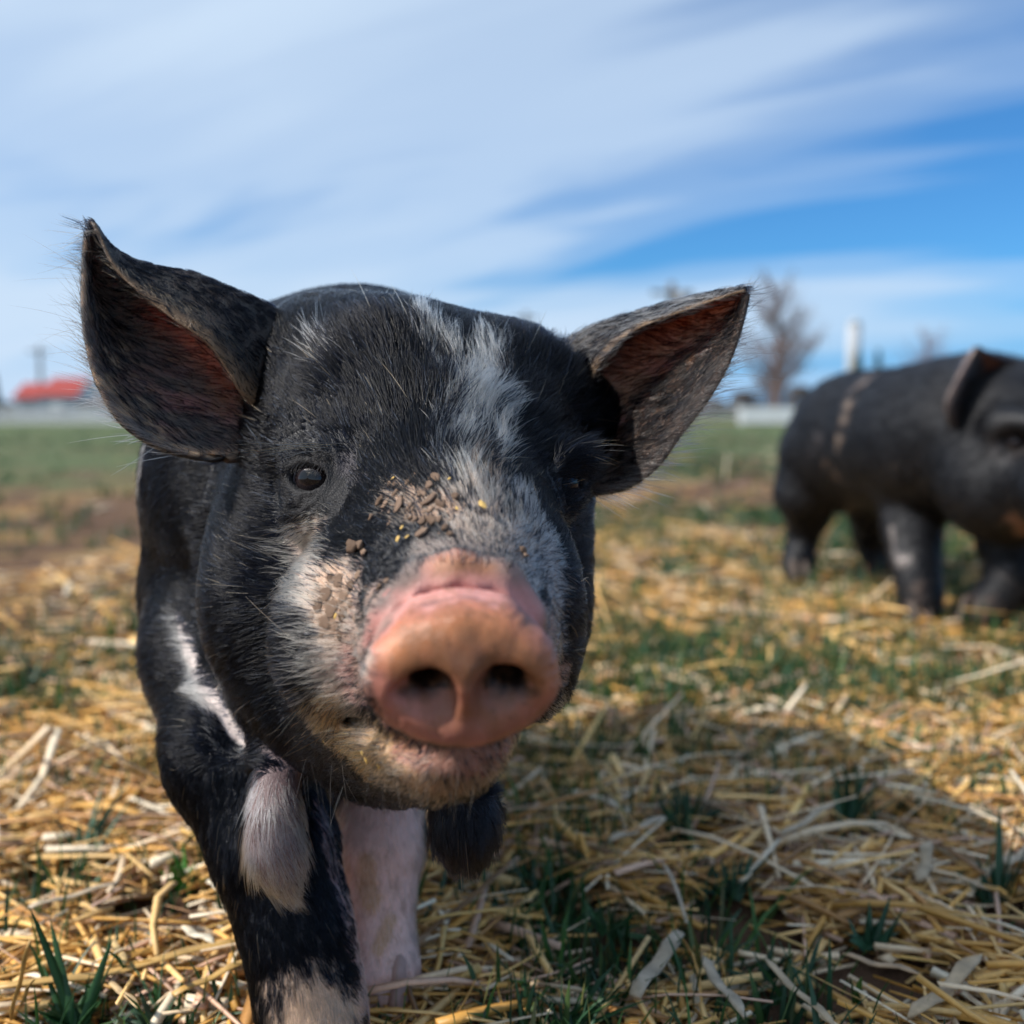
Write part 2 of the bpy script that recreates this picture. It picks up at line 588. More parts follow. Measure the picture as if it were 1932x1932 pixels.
def build_near_field():
    st = 0.0010
    xs = np.arange(-0.262, 0.064, st)
    ys = np.concatenate([np.arange(0.255, 0.535, st), 0.535 + np.cumsum(np.linspace(st, 0.006, 130))])
    zs = np.concatenate([np.arange(-0.006, 0.125, 0.0026), np.arange(0.125, 0.405, st)])
    F = Field(xs, ys, zs)
    # torso
    F.ell((-0.110, 0.70, 0.252), (0.116, 0.17, 0.116), 0.02)
    F.ell((-0.103, 0.635, 0.248), (0.119, 0.13, 0.114), 0.04)
    F.ell((-0.095, 0.585, 0.262), (0.103, 0.10, 0.096), 0.04)       # neck
    F.ell((-0.110, 0.78, 0.240), (0.102, 0.09, 0.108), 0.05)        # rump
    # near right foreleg, then left foreleg
    F.chain([(P(415, 1130, .600), .046), (P(428, 1230, .555), .041), (P(452, 1420, .512), .0335), (P(520, 1600, .490), .0262),
             (P(562, 1755, .480), .0222), (P(588, 1890, .475), .0212), (P(601, 1960, .470), .0225)], 0.02)
    F.chain([(P(690, 1330, .600), .048), (P(714, 1500, .553), .0222), (P(716, 1600, .540), .0210), (P(712, 1720, .530), .0158),
             (P(714, 1800, .524), .0150), (P(718, 1850, .519), .0168), (P(720, 1868, .517), .0150)], 0.016)
    # hind legs
    for x in (-0.160, -0.062):
        F.chain([((x, 0.78, 0.21), .062), ((x, 0.75, 0.13), .038), ((x, 0.80, 0.075), .022), ((x, 0.775, 0.018), .020)], 0.03)
    # tail
    F.chain([((-0.11, .85, 0.28), .012), ((-0.10, .89, 0.26), .009), ((-0.09, .895, 0.225), .006), ((-0.10, .89, 0.19), .004)], 0.01)
    # head
    F.ell(P(715, 775, .488), (.056, .064, .055), 0.03)
    F.ell(P(885, 830, .482), (.050, .060, .050), 0.04)
    F.ell((-0.084, 0.57, 0.290), (.064, .07, .070), 0.04)
    F.ell(P(790, 920, .472), (.075, .055, .055), 0.03)
    F.ell(P(580, 1120, .490), (.050, .060, .066), 0.03)
    F.ell(P(978, 1120, .494), (.036, .052, .058), 0.03)
    F.ell(P(725, 1330, .474), (.052, .060, .034), 0.03)
    F.cone(P(850, 935, .430), P(868, 1190, .345), .0470, .0335, 0.022)
    F.ell(P(660, 1200, .395), (.030, .035, .036), 0.03)             # full upper lip
    F.ell(P(1010, 1190, .392), (.018, .030, .034), 0.025)
    F.cone(P(760, 1345, .430), P(842, 1388, .338), .038, .0210, 0.018)
    # ear roots
    F.cone(P(600, 710, .50), P(490, 750, .498), .036, .022, 0.025)
    F.cone(P(980, 760, .495), P(1080, 790, .492), .036, .024, 0.025)
    # brow and cheek relief
    F.cone(P(560, 846, .428), P(640, 850, .418), .008, .008, 0.016)
    F.cone(P(1020, 875, .437), P(1062, 890, .447), .010, .009, 0.014)
    F.cone(P(575, 965, .418), P(640, 955, .405), .008, .007, 0.012)
    # snout folds and disc
    roll = [(P(698, 1226, .320), .0040), (P(736, 1156, .317), .0048), (P(792, 1096, .3155), .0054), (P(868, 1078, .3150), .0056), (P(945, 1094, .3165), .0052), (P(1005, 1160, .320), .0043)]
    F.chain(roll, 0.008)
    c = P(870, 1276, .2985)
    nrm = unit(-FWD - UP * 0.22 + RIGHT * 0.03)
    uu = unit(RIGHT - nrm * (RIGHT @ nrm))
    vv = np.cross(nrm, uu)
    vv = vv if vv @ UP > 0 else -vv
    sl, X, Y, Z = F.win(c - .05, c + .05)
    x, y, z = X - c[0], Y - c[1], Z - c[2]
    lu = uu[0] * x + uu[1] * y + uu[2] * z
    lv = vv[0] * x + vv[1] * y + vv[2] * z
    lw = nrm[0] * x + nrm[1] * y + nrm[2] * z
    ru, rv, hh, rr = 0.0283, 0.0202, 0.0098, 0.0080
    # rounder below, narrower above, bulging front
    lu2 = lu * (1 + 0.16 * np.clip(lv / rv, -1.2, 1.2))
    lw = lw + (lu / ru) ** 2 * 0.0026 + np.maximum(-lv / rv, 0) ** 2 * 0.0022
    k0 = np.sqrt((lu2 / ru) ** 2 + (lv / rv) ** 2)
    k1 = np.sqrt((lu2 / ru ** 2) ** 2 + (lv / rv ** 2) ** 2)
    d2 = k0 * (k0 - 1) / np.maximum(k1, 1e-6) + rr
    dw = np.abs(lw) - hh + rr
    d = np.minimum(np.maximum(d2, dw), 0) + np.sqrt(np.maximum(d2, 0) ** 2 + np.maximum(dw, 0) ** 2) - rr
    F.apply(sl, d, 0.005, 'add')
    F.cone(P(868, 1215, .325), P(868, 1260, .305), .0265, .023, 0.006)
    rim = [P(724, 1290, .2930), P(745, 1248, .2938), P(800, 1212, .2940), P(870, 1193, .2940), P(945, 1198, .2945), P(1000, 1236, .2950), P(1020, 1285, .2950)]
    F.chain([(P(718, 1232, .3055), .0040), (P(756, 1192, .3040), .0050), (P(808, 1163, .3030), .0056), (P(868, 1153, .3028), .0058), (P(932, 1160, .3033), .0056), (P(992, 1196, .3050), .0044)], 0.006)
    F.chain([(p, r) for p, r in zip(rim, (.0045, .0056, .0062, .0064, .0062, .0056, .0045))], 0.007)
    F.chain(CREASE, 0.005, op='cut')
    # nostrils with their outward slits
    for sx, cx_ in ((-1, 800), (1, 962)):
        p0 = P(cx_, 1303, .287)
        F.cone(p0 - nrm * .001 + uu * (sx * .0042) - vv * .0004, p0 - nrm * .002 - uu * (sx * .0025) + vv * .0014, .0030, .0042, 0.003, op='cut')
        F.cone(p0 - nrm * .001 + vv * .001, p0 - nrm * .013 + vv * .006, .0042, .0050, 0.003, op='cut')
        F.ell(p0 - vv * .0030 + uu * (sx * .001) - nrm * .0002, (.0062, .0030, .0042), 0.0050, op='cut')
        F.cone(p0 + uu * (sx * .003), p0 - nrm * .0002 + uu * (sx * .0085) - vv * 0.0012, .0030, .0012, 0.003, op='cut')
    F.chain([(P(830, 1300, .2870), .0025), (P(835, 1360, .2872), .003)], 0.010, op='cut')
    F.chain([(P(930, 1300, .2870), .0025), (P(925, 1360, .2872), .003)], 0.010, op='cut')
    # shallow dimple in the disc middle bottom, mouth line
    F.cone(P(880, 1425, .287), P(880, 1400, .285), .0035, .0012, 0.006, op='cut')
    F.chain([(P(640, 1335, .385), .0018), (P(690, 1375, .350), .0022), (P(760, 1412, .322), .0022), (P(850, 1428, .312), .0020), (P(950, 1420, .314), .0020), (P(1010, 1370, .335), .0016)], 0.007, op='cut')
    # folds under the jaw and between neck and cheek
    F.chain([(P(392, 1000, .490), .004), (P(372, 1130, .488), .004), (P(392, 1290, .482), .004), (P(440, 1390, .475), .0035)], 0.012, op='cut')
    # eyes: lids then the opening
    for i_e, ((ex, ey, ed), g) in enumerate(EYES):
        ds = F.hit(ex, ey, 0.36, 0.52)
        ed = ds + (0.0068 if i_e == 0 else 0.0085)
        EYES[i_e] = ((ex, ey, ed), g)
        ce = P(ex, ey, ed)
        gd = unit(RIGHT * g[0] - FWD * g[1] + UP * g[2])
        F.ell(ce, (.0130, .0130, .0130), 0.012)
        ax = unit(np.cross(UP, gd))
        ay = np.cross(gd, ax)
        ca, sa = math.cos(g[3]), math.sin(g[3])
        bx, by = ax * ca + ay * sa, -ax * sa + ay * ca
        F.ell(ce + gd * .0100, (.0094, .0058, .0112), 0.0014, R=np.stack([bx, by, gd]), op='cut')
        ring_ = [ce + gd * (.0096 - .0012 * abs(math.cos(a_))) + bx * .0100 * math.cos(a_) + by * .0064 * math.sin(a_) for a_ in np.linspace(0, 2 * math.pi, 15)]
        F.chain([(q_, .0012 if 0 < i_ < 8 else .0009) for i_, q_ in enumerate(ring_)], 0.0016)
        fold_ = [ce + gd * (.0112 - .0030 * abs(math.cos(a_))) + bx * .0125 * math.cos(a_) + by * .0105 * math.sin(a_) for a_ in np.linspace(0.25, 2.9, 8)]
        F.chain([(q_, .0019) for q_ in fold_], 0.003)
        # crease above the lid
        if g[0] < 0:
            F.chain([(ce + gd * .0122 - bx * .009 * -1 + by * .0075, .0007), (ce + gd * .0142 + by * .0092, .0009), (ce + gd * .0122 - bx * .010 + by * .0070, .0007)], 0.003, op='cut')
    # wattles
    F.chain([(P(520, 1420, .462), .011), (P(520, 1480, .449), .0085), (P(519, 1540, .442), .0112), (P(522, 1600, .440), .0122), (P(536, 1646, .440), .0074), (P(548, 1678, .440), .0030)], 0.008)
    F.chain([(P(850, 1400, .448), .016), (P(875, 1490, .432), .0098), (P(880, 1535, .430), .0116), (P(878, 1572, .430), .0112), (P(878, 1598, .430), .0062)], 0.010)
    return F


EYES = [((601, 905, .4215), (-0.22, 0.97, 0.04, -0.12)), ((1046, 914, .4480), (0.80, 0.72, 0.0, 0.15))]
F = build_near_field()
V, Q = F.mesh()
V = laplace(V, Q, 3, 0.5)
N = vnormals(V, Q)
del F


def relief(V, N):
    """creases of the bare skin: rings round the eyes, folds across the muzzle, radial lines over the snout rim"""
    D = np.zeros(len(V))
    for (ex, ey, ed), g in EYES:
        ce_ = P(ex, ey, ed)
        m = np.linalg.norm(V - ce_, axis=1) < .034
        X = V[m]
        r = np.linalg.norm(X - ce_, axis=1)
        ph = r / .0030 * 6.283 + (vnoise(X, 130) - .5) * 9 + (vnoise(X, 420) - .5) * 3
        D[m] += .00042 * np.sin(ph) * np.clip((r - .0128) / .003, 0, 1) * np.clip((.033 - r) / .012, 0, 1) * np.clip(vnoise(X, 75) * 1.9 - .25, 0, 1)
    c_ = P(870, 1276, .2985)
    m = np.linalg.norm(V - c_, axis=1) < .062
    X = V[m]
    rel = X - c_
    lx, ly, lz = rel @ RIGHT, rel @ UP, rel @ FWD
    th = np.arctan2(ly, lx)
    rr = np.sqrt((lx / .0285) ** 2 + (ly / .0230) ** 2)
    rim = np.exp(-((rr - .98) / .14) ** 2) * (lz < .012)
    D[m] += .00020 * np.sin(th * 38 + (vnoise(X, 160) - .5) * 10) * rim * np.clip(vnoise(X, 110) * 2 - .5, 0, 1)
    face = (rr < .85) & (lz < .004)
    D[m] += np.where(face, (vnoise(X, 230) - .5) * .00055 + (vnoise(X * np.array((1, 1, .35)), 480) - .5) * .00045, 0)
    ring = np.clip((lz - .011) / .004, 0, 1) * np.clip((.046 - lz) / .012, 0, 1)
    D[m] += .00050 * np.sin(lz / .0042 * 6.283 + (vnoise(X, 90) - .5) * 9) * ring * np.clip(vnoise(X, 60) * 2 - .5, 0, 1)
    return V + N * D[:, None]


V = relief(V, N)
N = vnormals(V, Q)

EL = [  # picture-left ear, tip to base: lower edge, edge hollow, deep hollow, inner top, crest, fold rim
    [(161, 436, .440), (164, 434, .441), (167, 428, .442), (168, 420, .442), (170, 414, .440), (178, 422, .437)],
    [(156, 505, .436), (166, 512, .442), (184, 508, .448), (205, 492, .450), (222, 476, .446), (212, 500, .436)],
    [(154, 575, .432), (182, 592, .444), (225, 592, .456), (262, 560, .460), (296, 505, .454), (262, 552, .437)],
    [(163, 655, .430), (215, 672, .448), (285, 665, .464), (340, 610, .468), (372, 520, .460), (326, 602, .438)],
    [(184, 728, .430), (255, 748, .446), (345, 730, .460), (410, 660, .468), (440, 548, .464), (388, 645, .440)],
    [(228, 800, .432), (310, 815, .447), (390, 782, .460), (455, 705, .470), (502, 575, .470), (424, 692, .443)],
    [(300, 845, .436), (362, 850, .446), (420, 822, .458), (490, 745, .472), (556, 608, .476), (452, 738, .446)],
    [(385, 862, .442), (425, 864, .449), (462, 838, .457), (520, 775, .472), (596, 640, .484), (486, 772, .454)],
    [(455, 862, .456), (480, 864, .462), (510, 840, .468), (570, 780, .484), (630, 680, .496), (545, 800, .474)],
]
ER = [
    [(1413, 556, .446), (1412, 554, .447), (1410, 551, .448), (1408, 547, .448), (1406, 543, .447), (1407, 549, .445)],
    [(1398, 622, .446), (1386, 610, .452), (1370, 592, .458), (1356, 572, .460), (1348, 553, .458), (1346, 568, .450)],
    [(1374, 690, .447), (1348, 668, .456), (1315, 636, .466), (1290, 602, .470), (1278, 570, .468), (1272, 594, .455)],
    [(1334, 758, .447), (1295, 730, .460), (1250, 690, .474), (1222, 640, .480), (1206, 590, .478), (1202, 622, .460)],
    [(1284, 822, .448), (1245, 790, .463), (1195, 740, .480), (1160, 670, .486), (1142, 610, .486), (1158, 655, .464)],
    [(1242, 880, .450), (1200, 845, .465), (1152, 790, .484), (1112, 705, .490), (1090, 632, .492), (1126, 700, .468)],
    [(1182, 922, .454), (1150, 890, .468), (1118, 838, .484), (1070, 750, .492), (1045, 660, .496), (1104, 760, .474)],
    [(1105, 934, .462), (1095, 905, .472), (1075, 860, .484), (1030, 780, .494), (1005, 690, .502), (1070, 810, .482)],
    [(1060, 920, .478), (1050, 890, .482), (1030, 850, .488), (990, 790, .498), (970, 720, .508), (1030, 820, .492)],
]
earL = ear_sheet(EL, inner_sign=1)
earR = ear_sheet(ER, inner_sign=-1)
nb = len(V)


def facing(ear):
    """flip so that side 0 faces the camera in the hollow"""
    Ve, Qe, U, W, S = ear
    Ne = vnormals(Ve, Qe)
    sel = (S == 0) & (W > 0.15) & (W < 0.45) & (U > 0.3) & (U < 0.8)
    return (Ne[sel] @ FWD).mean()


EARS = []
for ear, stt, sg in ((earL, EL, 1), (earR, ER, -1)):
    if facing(ear) > 0:
        ear = ear_sheet(stt, inner_sign=-sg)
    EARS.append(ear)

PV, PQ, parts_ = [V], [Q], [nb]
for ear in EARS:
    off = sum(len(q) for q in PV)
    PV.append(ear[0])
    PQ.append(ear[1] + off)
PV, PQ = np.concatenate(PV), np.concatenate(PQ)
PN = vnormals(PV, PQ)
PU = np.full(len(PV), -1.0)
PW = np.full(len(PV), -1.0)
PS = np.full(len(PV), -1.0)
PE = np.zeros(len(PV), dtype=int)                       # 0 body, 1 left ear, 2 right ear
o0 = nb
for k, ear in enumerate(EARS):
    n_ = len(ear[0])
    PU[o0:o0 + n_], PW[o0:o0 + n_], PS[o0:o0 + n_], PE[o0:o0 + n_] = ear[2], ear[3], ear[4], k + 1
    o0 += n_

body_bvh = BVHTree.FromPolygons([tuple(p) for p in V], [tuple(int(i) for i in q) for q in Q])


def on_pig(px, py):
    """point of the animal's surface in that direction"""
    r = ray_dir(px, py)
    hit = body_bvh.ray_cast(Vector(EYE), Vector(r))
    if hit[0] is None:
        return None, None
    return np.array(hit[0]), np.array(hit[1])


def patch(pts, rad_px):
    """surface points along a polyline, with radii in metres: the outline of a marking laid on the skin"""
    out = []
    for i in range(len(pts) - 1):
        (x0, y0), (x1, y1) = pts[i][:2], pts[i + 1][:2]
        n_ = max(2, int(math.hypot(x1 - x0, y1 - y0) / 8))
        for s in np.linspace(0, 1, n_, endpoint=(i == len(pts) - 2)):
            p, nn = on_pig(x0 + (x1 - x0) * s, y0 + (y1 - y0) * s)
            if p is None:
                continue
            r0 = rad_px[i] if hasattr(rad_px, '__len__') else rad_px
            r1 = rad_px[i + 1] if hasattr(rad_px, '__len__') else rad_px
            d = np.linalg.norm(p - EYE)
            out.append((p, (r0 + (r1 - r0) * s) * d / FPX))
    return out


def infl(X, pt, soft=0.35):
    """0..1 influence of a patch at points X (ragged edge)"""
    out = np.zeros(len(X))
    if not pt:
        return out
    pa = np.array([p for p, r in pt])
    rm = max(r for p, r in pt) * 1.8
    box = ((X > pa.min(0) - rm) & (X < pa.max(0) + rm)).all(1)
    if not box.any():
        return out
    full, X = out, X[box]
    out = np.zeros(len(X))
    rag = (vnoise(X, 260) - 0.5) * 0.5 + (vnoise(X, 90) - 0.5) * 0.4
    for p, r in pt:
        near = np.abs(X - p).max(1) < r * 1.8
        if not near.any():
            continue
        d = np.linalg.norm(X[near] - p, axis=1) / r + rag[near]
        out[near] = np.maximum(out[near], np.clip((1 + soft - d) / (2 * soft), 0, 1))
    full[box] = out
    return full


# ---- markings (laid on the animal's surface)
MK = {}
MK['blaze'] = patch([(785, 582), (822, 632), (868, 672)], [7, 11, 18]) + patch([(935, 655), (918, 695), (900, 745), (885, 815), (885, 890)], [22, 32, 40, 45, 46]) + patch([(955, 770), (940, 870)], [14, 20]) + patch([(890, 890), (915, 950)], [44, 40]) + patch([(800, 660), (835, 720)], [5, 9]) + patch([(860, 690), (880, 740)], [12, 22]) + patch([(770, 640), (820, 660)], [5, 8])
MK['brown_nose'] = patch([(915, 850), (920, 930), (930, 990)], [34, 50, 44]) + patch([(745, 940), (790, 950), (850, 960)], [34, 44, 38])
MK['cheek'] = patch([(598, 975), (575, 1050), (590, 1120)], [26, 44, 52]) + patch([(620, 1130), (632, 1220), (640, 1300)], [50, 58, 56]) + patch([(660, 1160), (690, 1250)], [48, 48])
MK['brow_tuft'] = patch([(588, 640), (620, 668), (668, 690)], [16, 22, 10])
MK['right_muzzle'] = patch([(985, 930), (1030, 1010), (1045, 1110), (1052, 1230), (1040, 1340)], [34, 40, 44, 42, 34]) + patch([(985, 1010), (1000, 1100)], [40, 40])
MK['bridge_tan'] = patch([(880, 985), (950, 1000), (1000, 990)], [42, 52, 44]) + patch([(860, 930), (930, 940)], [30, 48])
MK['brown_cheek'] = patch([(655, 1085), (660, 1180), (668, 1285)], [40, 44, 40]) + patch([(700, 1130), (690, 1230)], [34, 30])
MK['bridge_grey'] = patch([(800, 1035), (880, 1030), (960, 1035)], [34, 36, 36]) + patch([(720, 1120), (700, 1200)], [46, 38]) + patch([(800, 1060), (960, 1060)], [36, 36])
MK['chin'] = patch([(625, 1350), (720, 1440), (800, 1470), (900, 1450), (1005, 1385)], [54, 64, 64, 58, 48])
MK['chest'] = patch([(338, 1165), (360, 1235), (390, 1308), (432, 1370), (478, 1412)], [9, 14, 16, 13, 8])
MK['shoulder'] = patch([(276, 845), (266, 900), (258, 960)], [14, 12, 7])
MK['wattle_w'] = patch([(520, 1470), (515, 1530), (522, 1600), (540, 1660), (550, 1700)], [62, 72, 76, 60, 40])
MK['wattle_b'] = patch([(880, 1510), (880, 1570), (880, 1630)], [70, 74, 60])
MK['wattle_w'] = [q for q in MK['wattle_w'] if (q[0] - EYE) @ FWD < .450]
MK['wattle_b'] = [q for q in MK['wattle_b'] if (q[0] - EYE) @ FWD < .452]
MK['sock'] = patch([(605, 1880), (595, 1910), (590, 1940)], [36, 60, 84])
MK['inner_leg'] = patch([(600, 1520), (620, 1600), (645, 1700), (670, 1800)], [14, 16, 16, 16])
MK['leg_pink'] = patch([(712, 1545), (712, 1640), (715, 1760), (718, 1860)], [88, 100, 100, 100])
MK['leg_mud'] = patch([(690, 1630), (698, 1700)], [16, 20]) + patch([(735, 1740), (715, 1790)], [13, 12])
MK['snout'] = patch([(780, 1210), (870, 1190), (970, 1210)], [92, 88, 90]) + patch([(765, 1285), (870, 1290), (980, 1285)], [85, 120, 85]) + patch([(800, 1350), (940, 1350)], [80, 80])
MK['snout_top'] = patch([(770, 1165), (870, 1140), (970, 1165)], [40, 36, 40]) + patch([(840, 1075), (880, 1080)], [44, 40]) + patch([(790, 1125), (870, 1112), (950, 1130)], [34, 30, 30]) + patch([(715, 1215), (760, 1160)], [24, 26])
MK['tip'] = patch([(676, 1300), (690, 1210), (755, 1125), (868, 1060), (975, 1090), (1040, 1180), (1058, 1280)], [34, 44, 46, 46, 44, 40, 34])
MK['pink_cheek'] = patch([(660, 1260), (680, 1330)], [36, 34])
MK['eye_l'] = patch([(560, 880), (630, 880), (640, 930), (560, 950), (540, 905)], [46, 46, 40, 46, 40])
MK['eye_bald'] = patch([(575, 880), (615, 880), (620, 925), (575, 930)], [26, 26, 24, 24])
MK['eye_grey'] = patch([(655, 870), (690, 900)], [24, 22])
MK['mud_cheek'] = patch([(625, 1085), (642, 1120), (625, 1165)], [36, 42, 40])
MK['mud_brow'] = patch([(740, 930), (790, 945), (840, 955)], [34, 40, 30])

BLACK_S = np.array((0.011, 0.011, 0.0135))


def over(C, col, wgt):
    wgt = wgt[:, None]
    return C * (1 - wgt) + np.array(col) * wgt


# skin colour of every vertex
C = np.tile(BLACK_S, (len(PV), 1))
SK = np.zeros((len(PV), 3))
SK[:, 1] = 0.42
SK[:, 2] = 0.35
B_ = PE == 0
X = PV[B_]
Cb, Sb = C[B_], SK[B_]
for key, colr in (('blaze', (.34, .285, .24)), ('brown_nose', (.27, .18, .125)), ('cheek', (.46, .34, .28)), ('right_muzzle', (.20, .17, .16)), ('bridge_grey', (.16, .125, .11)), ('bridge_tan', (.27, .205, .165)), ('brown_cheek', (.31, .205, .165)),
                  ('chin', (.34, .21, .12)), ('chest', (.6, .5, .46)), ('shoulder', (.6, .52, .5)), ('wattle_w', (.13, .085, .085)), ('inner_leg', (.42, .24, .23)),
                  ('leg_pink', (.80, .52, .45)), ('leg_mud', (.62, .38, .25)), ('sock', (.45, .31, .22)), ('pink_cheek', (.55, .28, .24)), ('eye_l', (.013, .0125, .0145)), ('eye_grey', (.045, .040, .048)), ('mud_cheek', (.46, .30, .21)), ('mud_brow', (.34, .22, .155))):
    Cb = over(Cb, colr, infl(X, MK[key]))
Cb = over(Cb, (.27, .165, .135), infl(X, MK['tip'], 0.4))
Cb = over(Cb, (.30, .14, .10), infl(X, patch([(700, 1330), (760, 1400), (860, 1440), (960, 1425), (1030, 1350)], [34, 36, 36, 36, 30]), 0.2))
sn = infl(X, MK['snout'], 0.12)
st_ = infl(X, MK['snout_top'], 0.3)
Cb = over(Cb, (.58, .27, .235), st_)
Cb = over(Cb, (.11, .09, .085), infl(X, patch([(770, 1075), (720, 1140), (690, 1190)], [24, 24, 16])) * 0.6)
Cb = over(Cb, (.36, .16, .08), infl(X, patch([(835, 1068), (880, 1064), (915, 1075)], [30, 32, 24]), 0.6) * 0.9)
cre = []
for (p_, r_), (q_, s_) in zip(CREASE[:-1], CREASE[1:]):
    cre += [(p_ + (q_ - p_) * t_, .0062) for t_ in np.linspace(0, 1, 8)]
cre = cre + [(p_ + FWD * .006, r_) for p_, r_ in cre]
Cb = over(Cb, (.55, .24, .21), infl(X, cre, 0.5))
Cb = over(Cb, (.62, .33, .29), infl(X, patch([(745, 1190), (808, 1160), (868, 1152), (932, 1158), (985, 1185)], [20, 22, 22, 22, 16]), 0.5))
# disc: stained orange above, pink below and at the rim
Cb = over(Cb, (.42, .165, .125), sn)
Cb = over(Cb, (.50, .195, .075), infl(X, patch([(760, 1225), (860, 1185), (960, 1210), (1010, 1270)], [50, 50, 50, 44]), 0.7) * 0.95 * sn)
Cb = over(Cb, (.16, .068, .030), infl(X, patch([(790, 1262), (880, 1255), (970, 1255), (1000, 1275)], [40, 60, 54, 40]), 0.8) * 0.9 * sn)  # brown middle: stain, deepened to paint in the half-shade of the front face
Cb = over(Cb, (.23, .095, .050), infl(X, patch([(840, 1330), (940, 1345)], [60, 60]), 0.7) * 0.65 * sn)
Cb = over(Cb, (.035, .016, .012), infl(X, patch([(758, 1303), (800, 1298), (815, 1296)], [11, 21, 20]), 0.7) * 0.9)  # nostril hollows: shade painted into the skin colour
Cb = over(Cb, (.035, .016, .012), infl(X, patch([(950, 1296), (965, 1298), (1008, 1305)], [20, 21, 11]), 0.7) * 0.9)
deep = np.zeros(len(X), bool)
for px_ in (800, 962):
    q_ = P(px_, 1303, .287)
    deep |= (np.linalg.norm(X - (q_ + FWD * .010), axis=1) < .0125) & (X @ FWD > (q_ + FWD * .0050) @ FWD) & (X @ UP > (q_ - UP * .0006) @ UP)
Cb[deep & (sn > 0.2)] = (.012, .006, .005)  # shade of the nostril depths painted near black
spots = (vnoise(X, 420) > 0.86) & (sn > 0.5)
Cb[spots] = Cb[spots] * 0.6
Cb = Cb * np.where(sn > 0.5, 0.80 + 0.4 * vnoise(X, 130), 1)[:, None]
Sb[:, 0] = np.clip(sn * 0.30 + st_ * 0.3 + infl(X, MK['leg_pink']) * 0.25, 0, 0.4)
Sb[:, 1] = 0.50 - 0.10 * sn + 0.2 * infl(X, MK['eye_l'])
Sb[:, 2] = 0.35 - 0.25 * np.maximum(sn, st_) + 0.5 * infl(X, MK['eye_l'])
C[B_], SK[B_] = Cb, Sb
rel_ = PV - P(870, 1276, .2985)
lx_, ly_, lz_ = rel_ @ RIGHT, rel_ @ UP, rel_ @ FWD


def in_fold(lx_, ly_, lz_):
    """the groove between the snout disc and the fold above it"""
    rr_ = np.sqrt((lx_ / .0285) ** 2 + (ly_ / .0230) ** 2)
    return (rr_ < 1.36) & (rr_ > 0.72) & (lz_ > -.008) & (lz_ < .022) & (ly_ > -.002) & (np.abs(lx_) < .026)


fold = in_fold(lx_, ly_, lz_) & (PE == 0) & (C.max(1) < 0.16)
C[fold] = (.36, .15, .13)
# ears: black outside, dusky pink hollow inside
for k in (1, 2):
    e = PE == k
    Xe, U, W, S = PV[e], PU[e], PW[e], PS[e]
    Ce = np.tile(np.array((0.046, 0.037, 0.034)), (len(Xe), 1))
    nzz = vnoise(Xe, 120)
    nz2 = vnoise(Xe, 330)
    inner = S == 0
    if k == 1:
        hot = np.exp(-(((W - 0.60) / 0.13) ** 2)) * np.clip((U - 0.22) * 4, 0, 1)
        pk = np.clip((nzz - 0.48) * 6, 0, 1) * np.clip(1 - np.abs(W - 0.35) * 4, 0, 1) * np.clip((U - 0.35) * 5, 0, 1)
    else:
        hot = np.exp(-(((W - 0.52) / 0.26) ** 2)) * np.clip(1.15 - U * 1.0, 0, 1)
        pk = np.clip((nzz - 0.5) * 5, 0, 1) * np.clip(1 - np.abs(W - 0.35) * 4, 0, 1)
    Ci = over(Ce, (.38, .20, .13) if k == 1 else (.40, .22, .125), np.clip(hot, 0, 1) * np.clip(0.35 + 1.0 * vnoise(Xe, 75), 0, 1))  # orange where sun shines through the ear, glow painted into the skin
    Ci = over(Ci, (.30, .125, .115), pk * 0.8)
    Ci = over(Ci, (.42, .28, .17), np.clip((nz2 - 0.56) * 8, 0, 1) * np.clip((0.34 - W) * 5, 0, 1) * (0.85 if k == 1 else 0.22))
    Ci = over(Ci, (.020, .015, .0135), np.clip((0.46 - W) * 5, 0, 1) * (0.0 if k == 1 else 0.92))  # right ear: shade of the lower hollow painted into the skin
    Co = over(Ce * 0.22, (.06, .05, .045), np.clip((nz2 - 0.76) * 7, 0, 1) * 0.4)
    Co = over(Co, (.22, .13, .065), np.clip((W - 0.955) * 30, 0, 1) * 0.8)
    C[e] = np.where(inner[:, None], Ci, Co)
    SK[e, 0] = np.where(inner, np.clip(0.20 + hot + 0.3 * pk, 0, 1) * (1.0 if k == 1 else 0.7), 0.05)
    SK[e, 1] = 0.5
    SK[e, 2] = 0.4

# ------------------------------------------------------------------ assemble near pig
PIG = empty('pig', (-0.11, 0.75, 0), label='black and white piglet with a pink snout and pricked ears walking towards the viewer', cat='pig', group='piglets in the straw paddock')
me = np_mesh('pig_body', PV, PQ, C)
put_color(me, 'skin', SK)
link('body', me, M_SKIN, PIG)


def mat_eye():
    m, h, b = mat_new('eye')
    a = h.n('ShaderNodeAttribute', attribute_name='col')
    h.set(b.inputs['Base Color'], a.outputs['Color'])
    b.inputs['Roughness'].default_value = 0.03
    b.inputs['Specular IOR Level'].default_value = 0.42
    b.inputs['Coat Weight'].default_value = 0.15
    b.inputs['Coat Roughness'].default_value = 0.02
    return m


M_EYE = mat_eye()


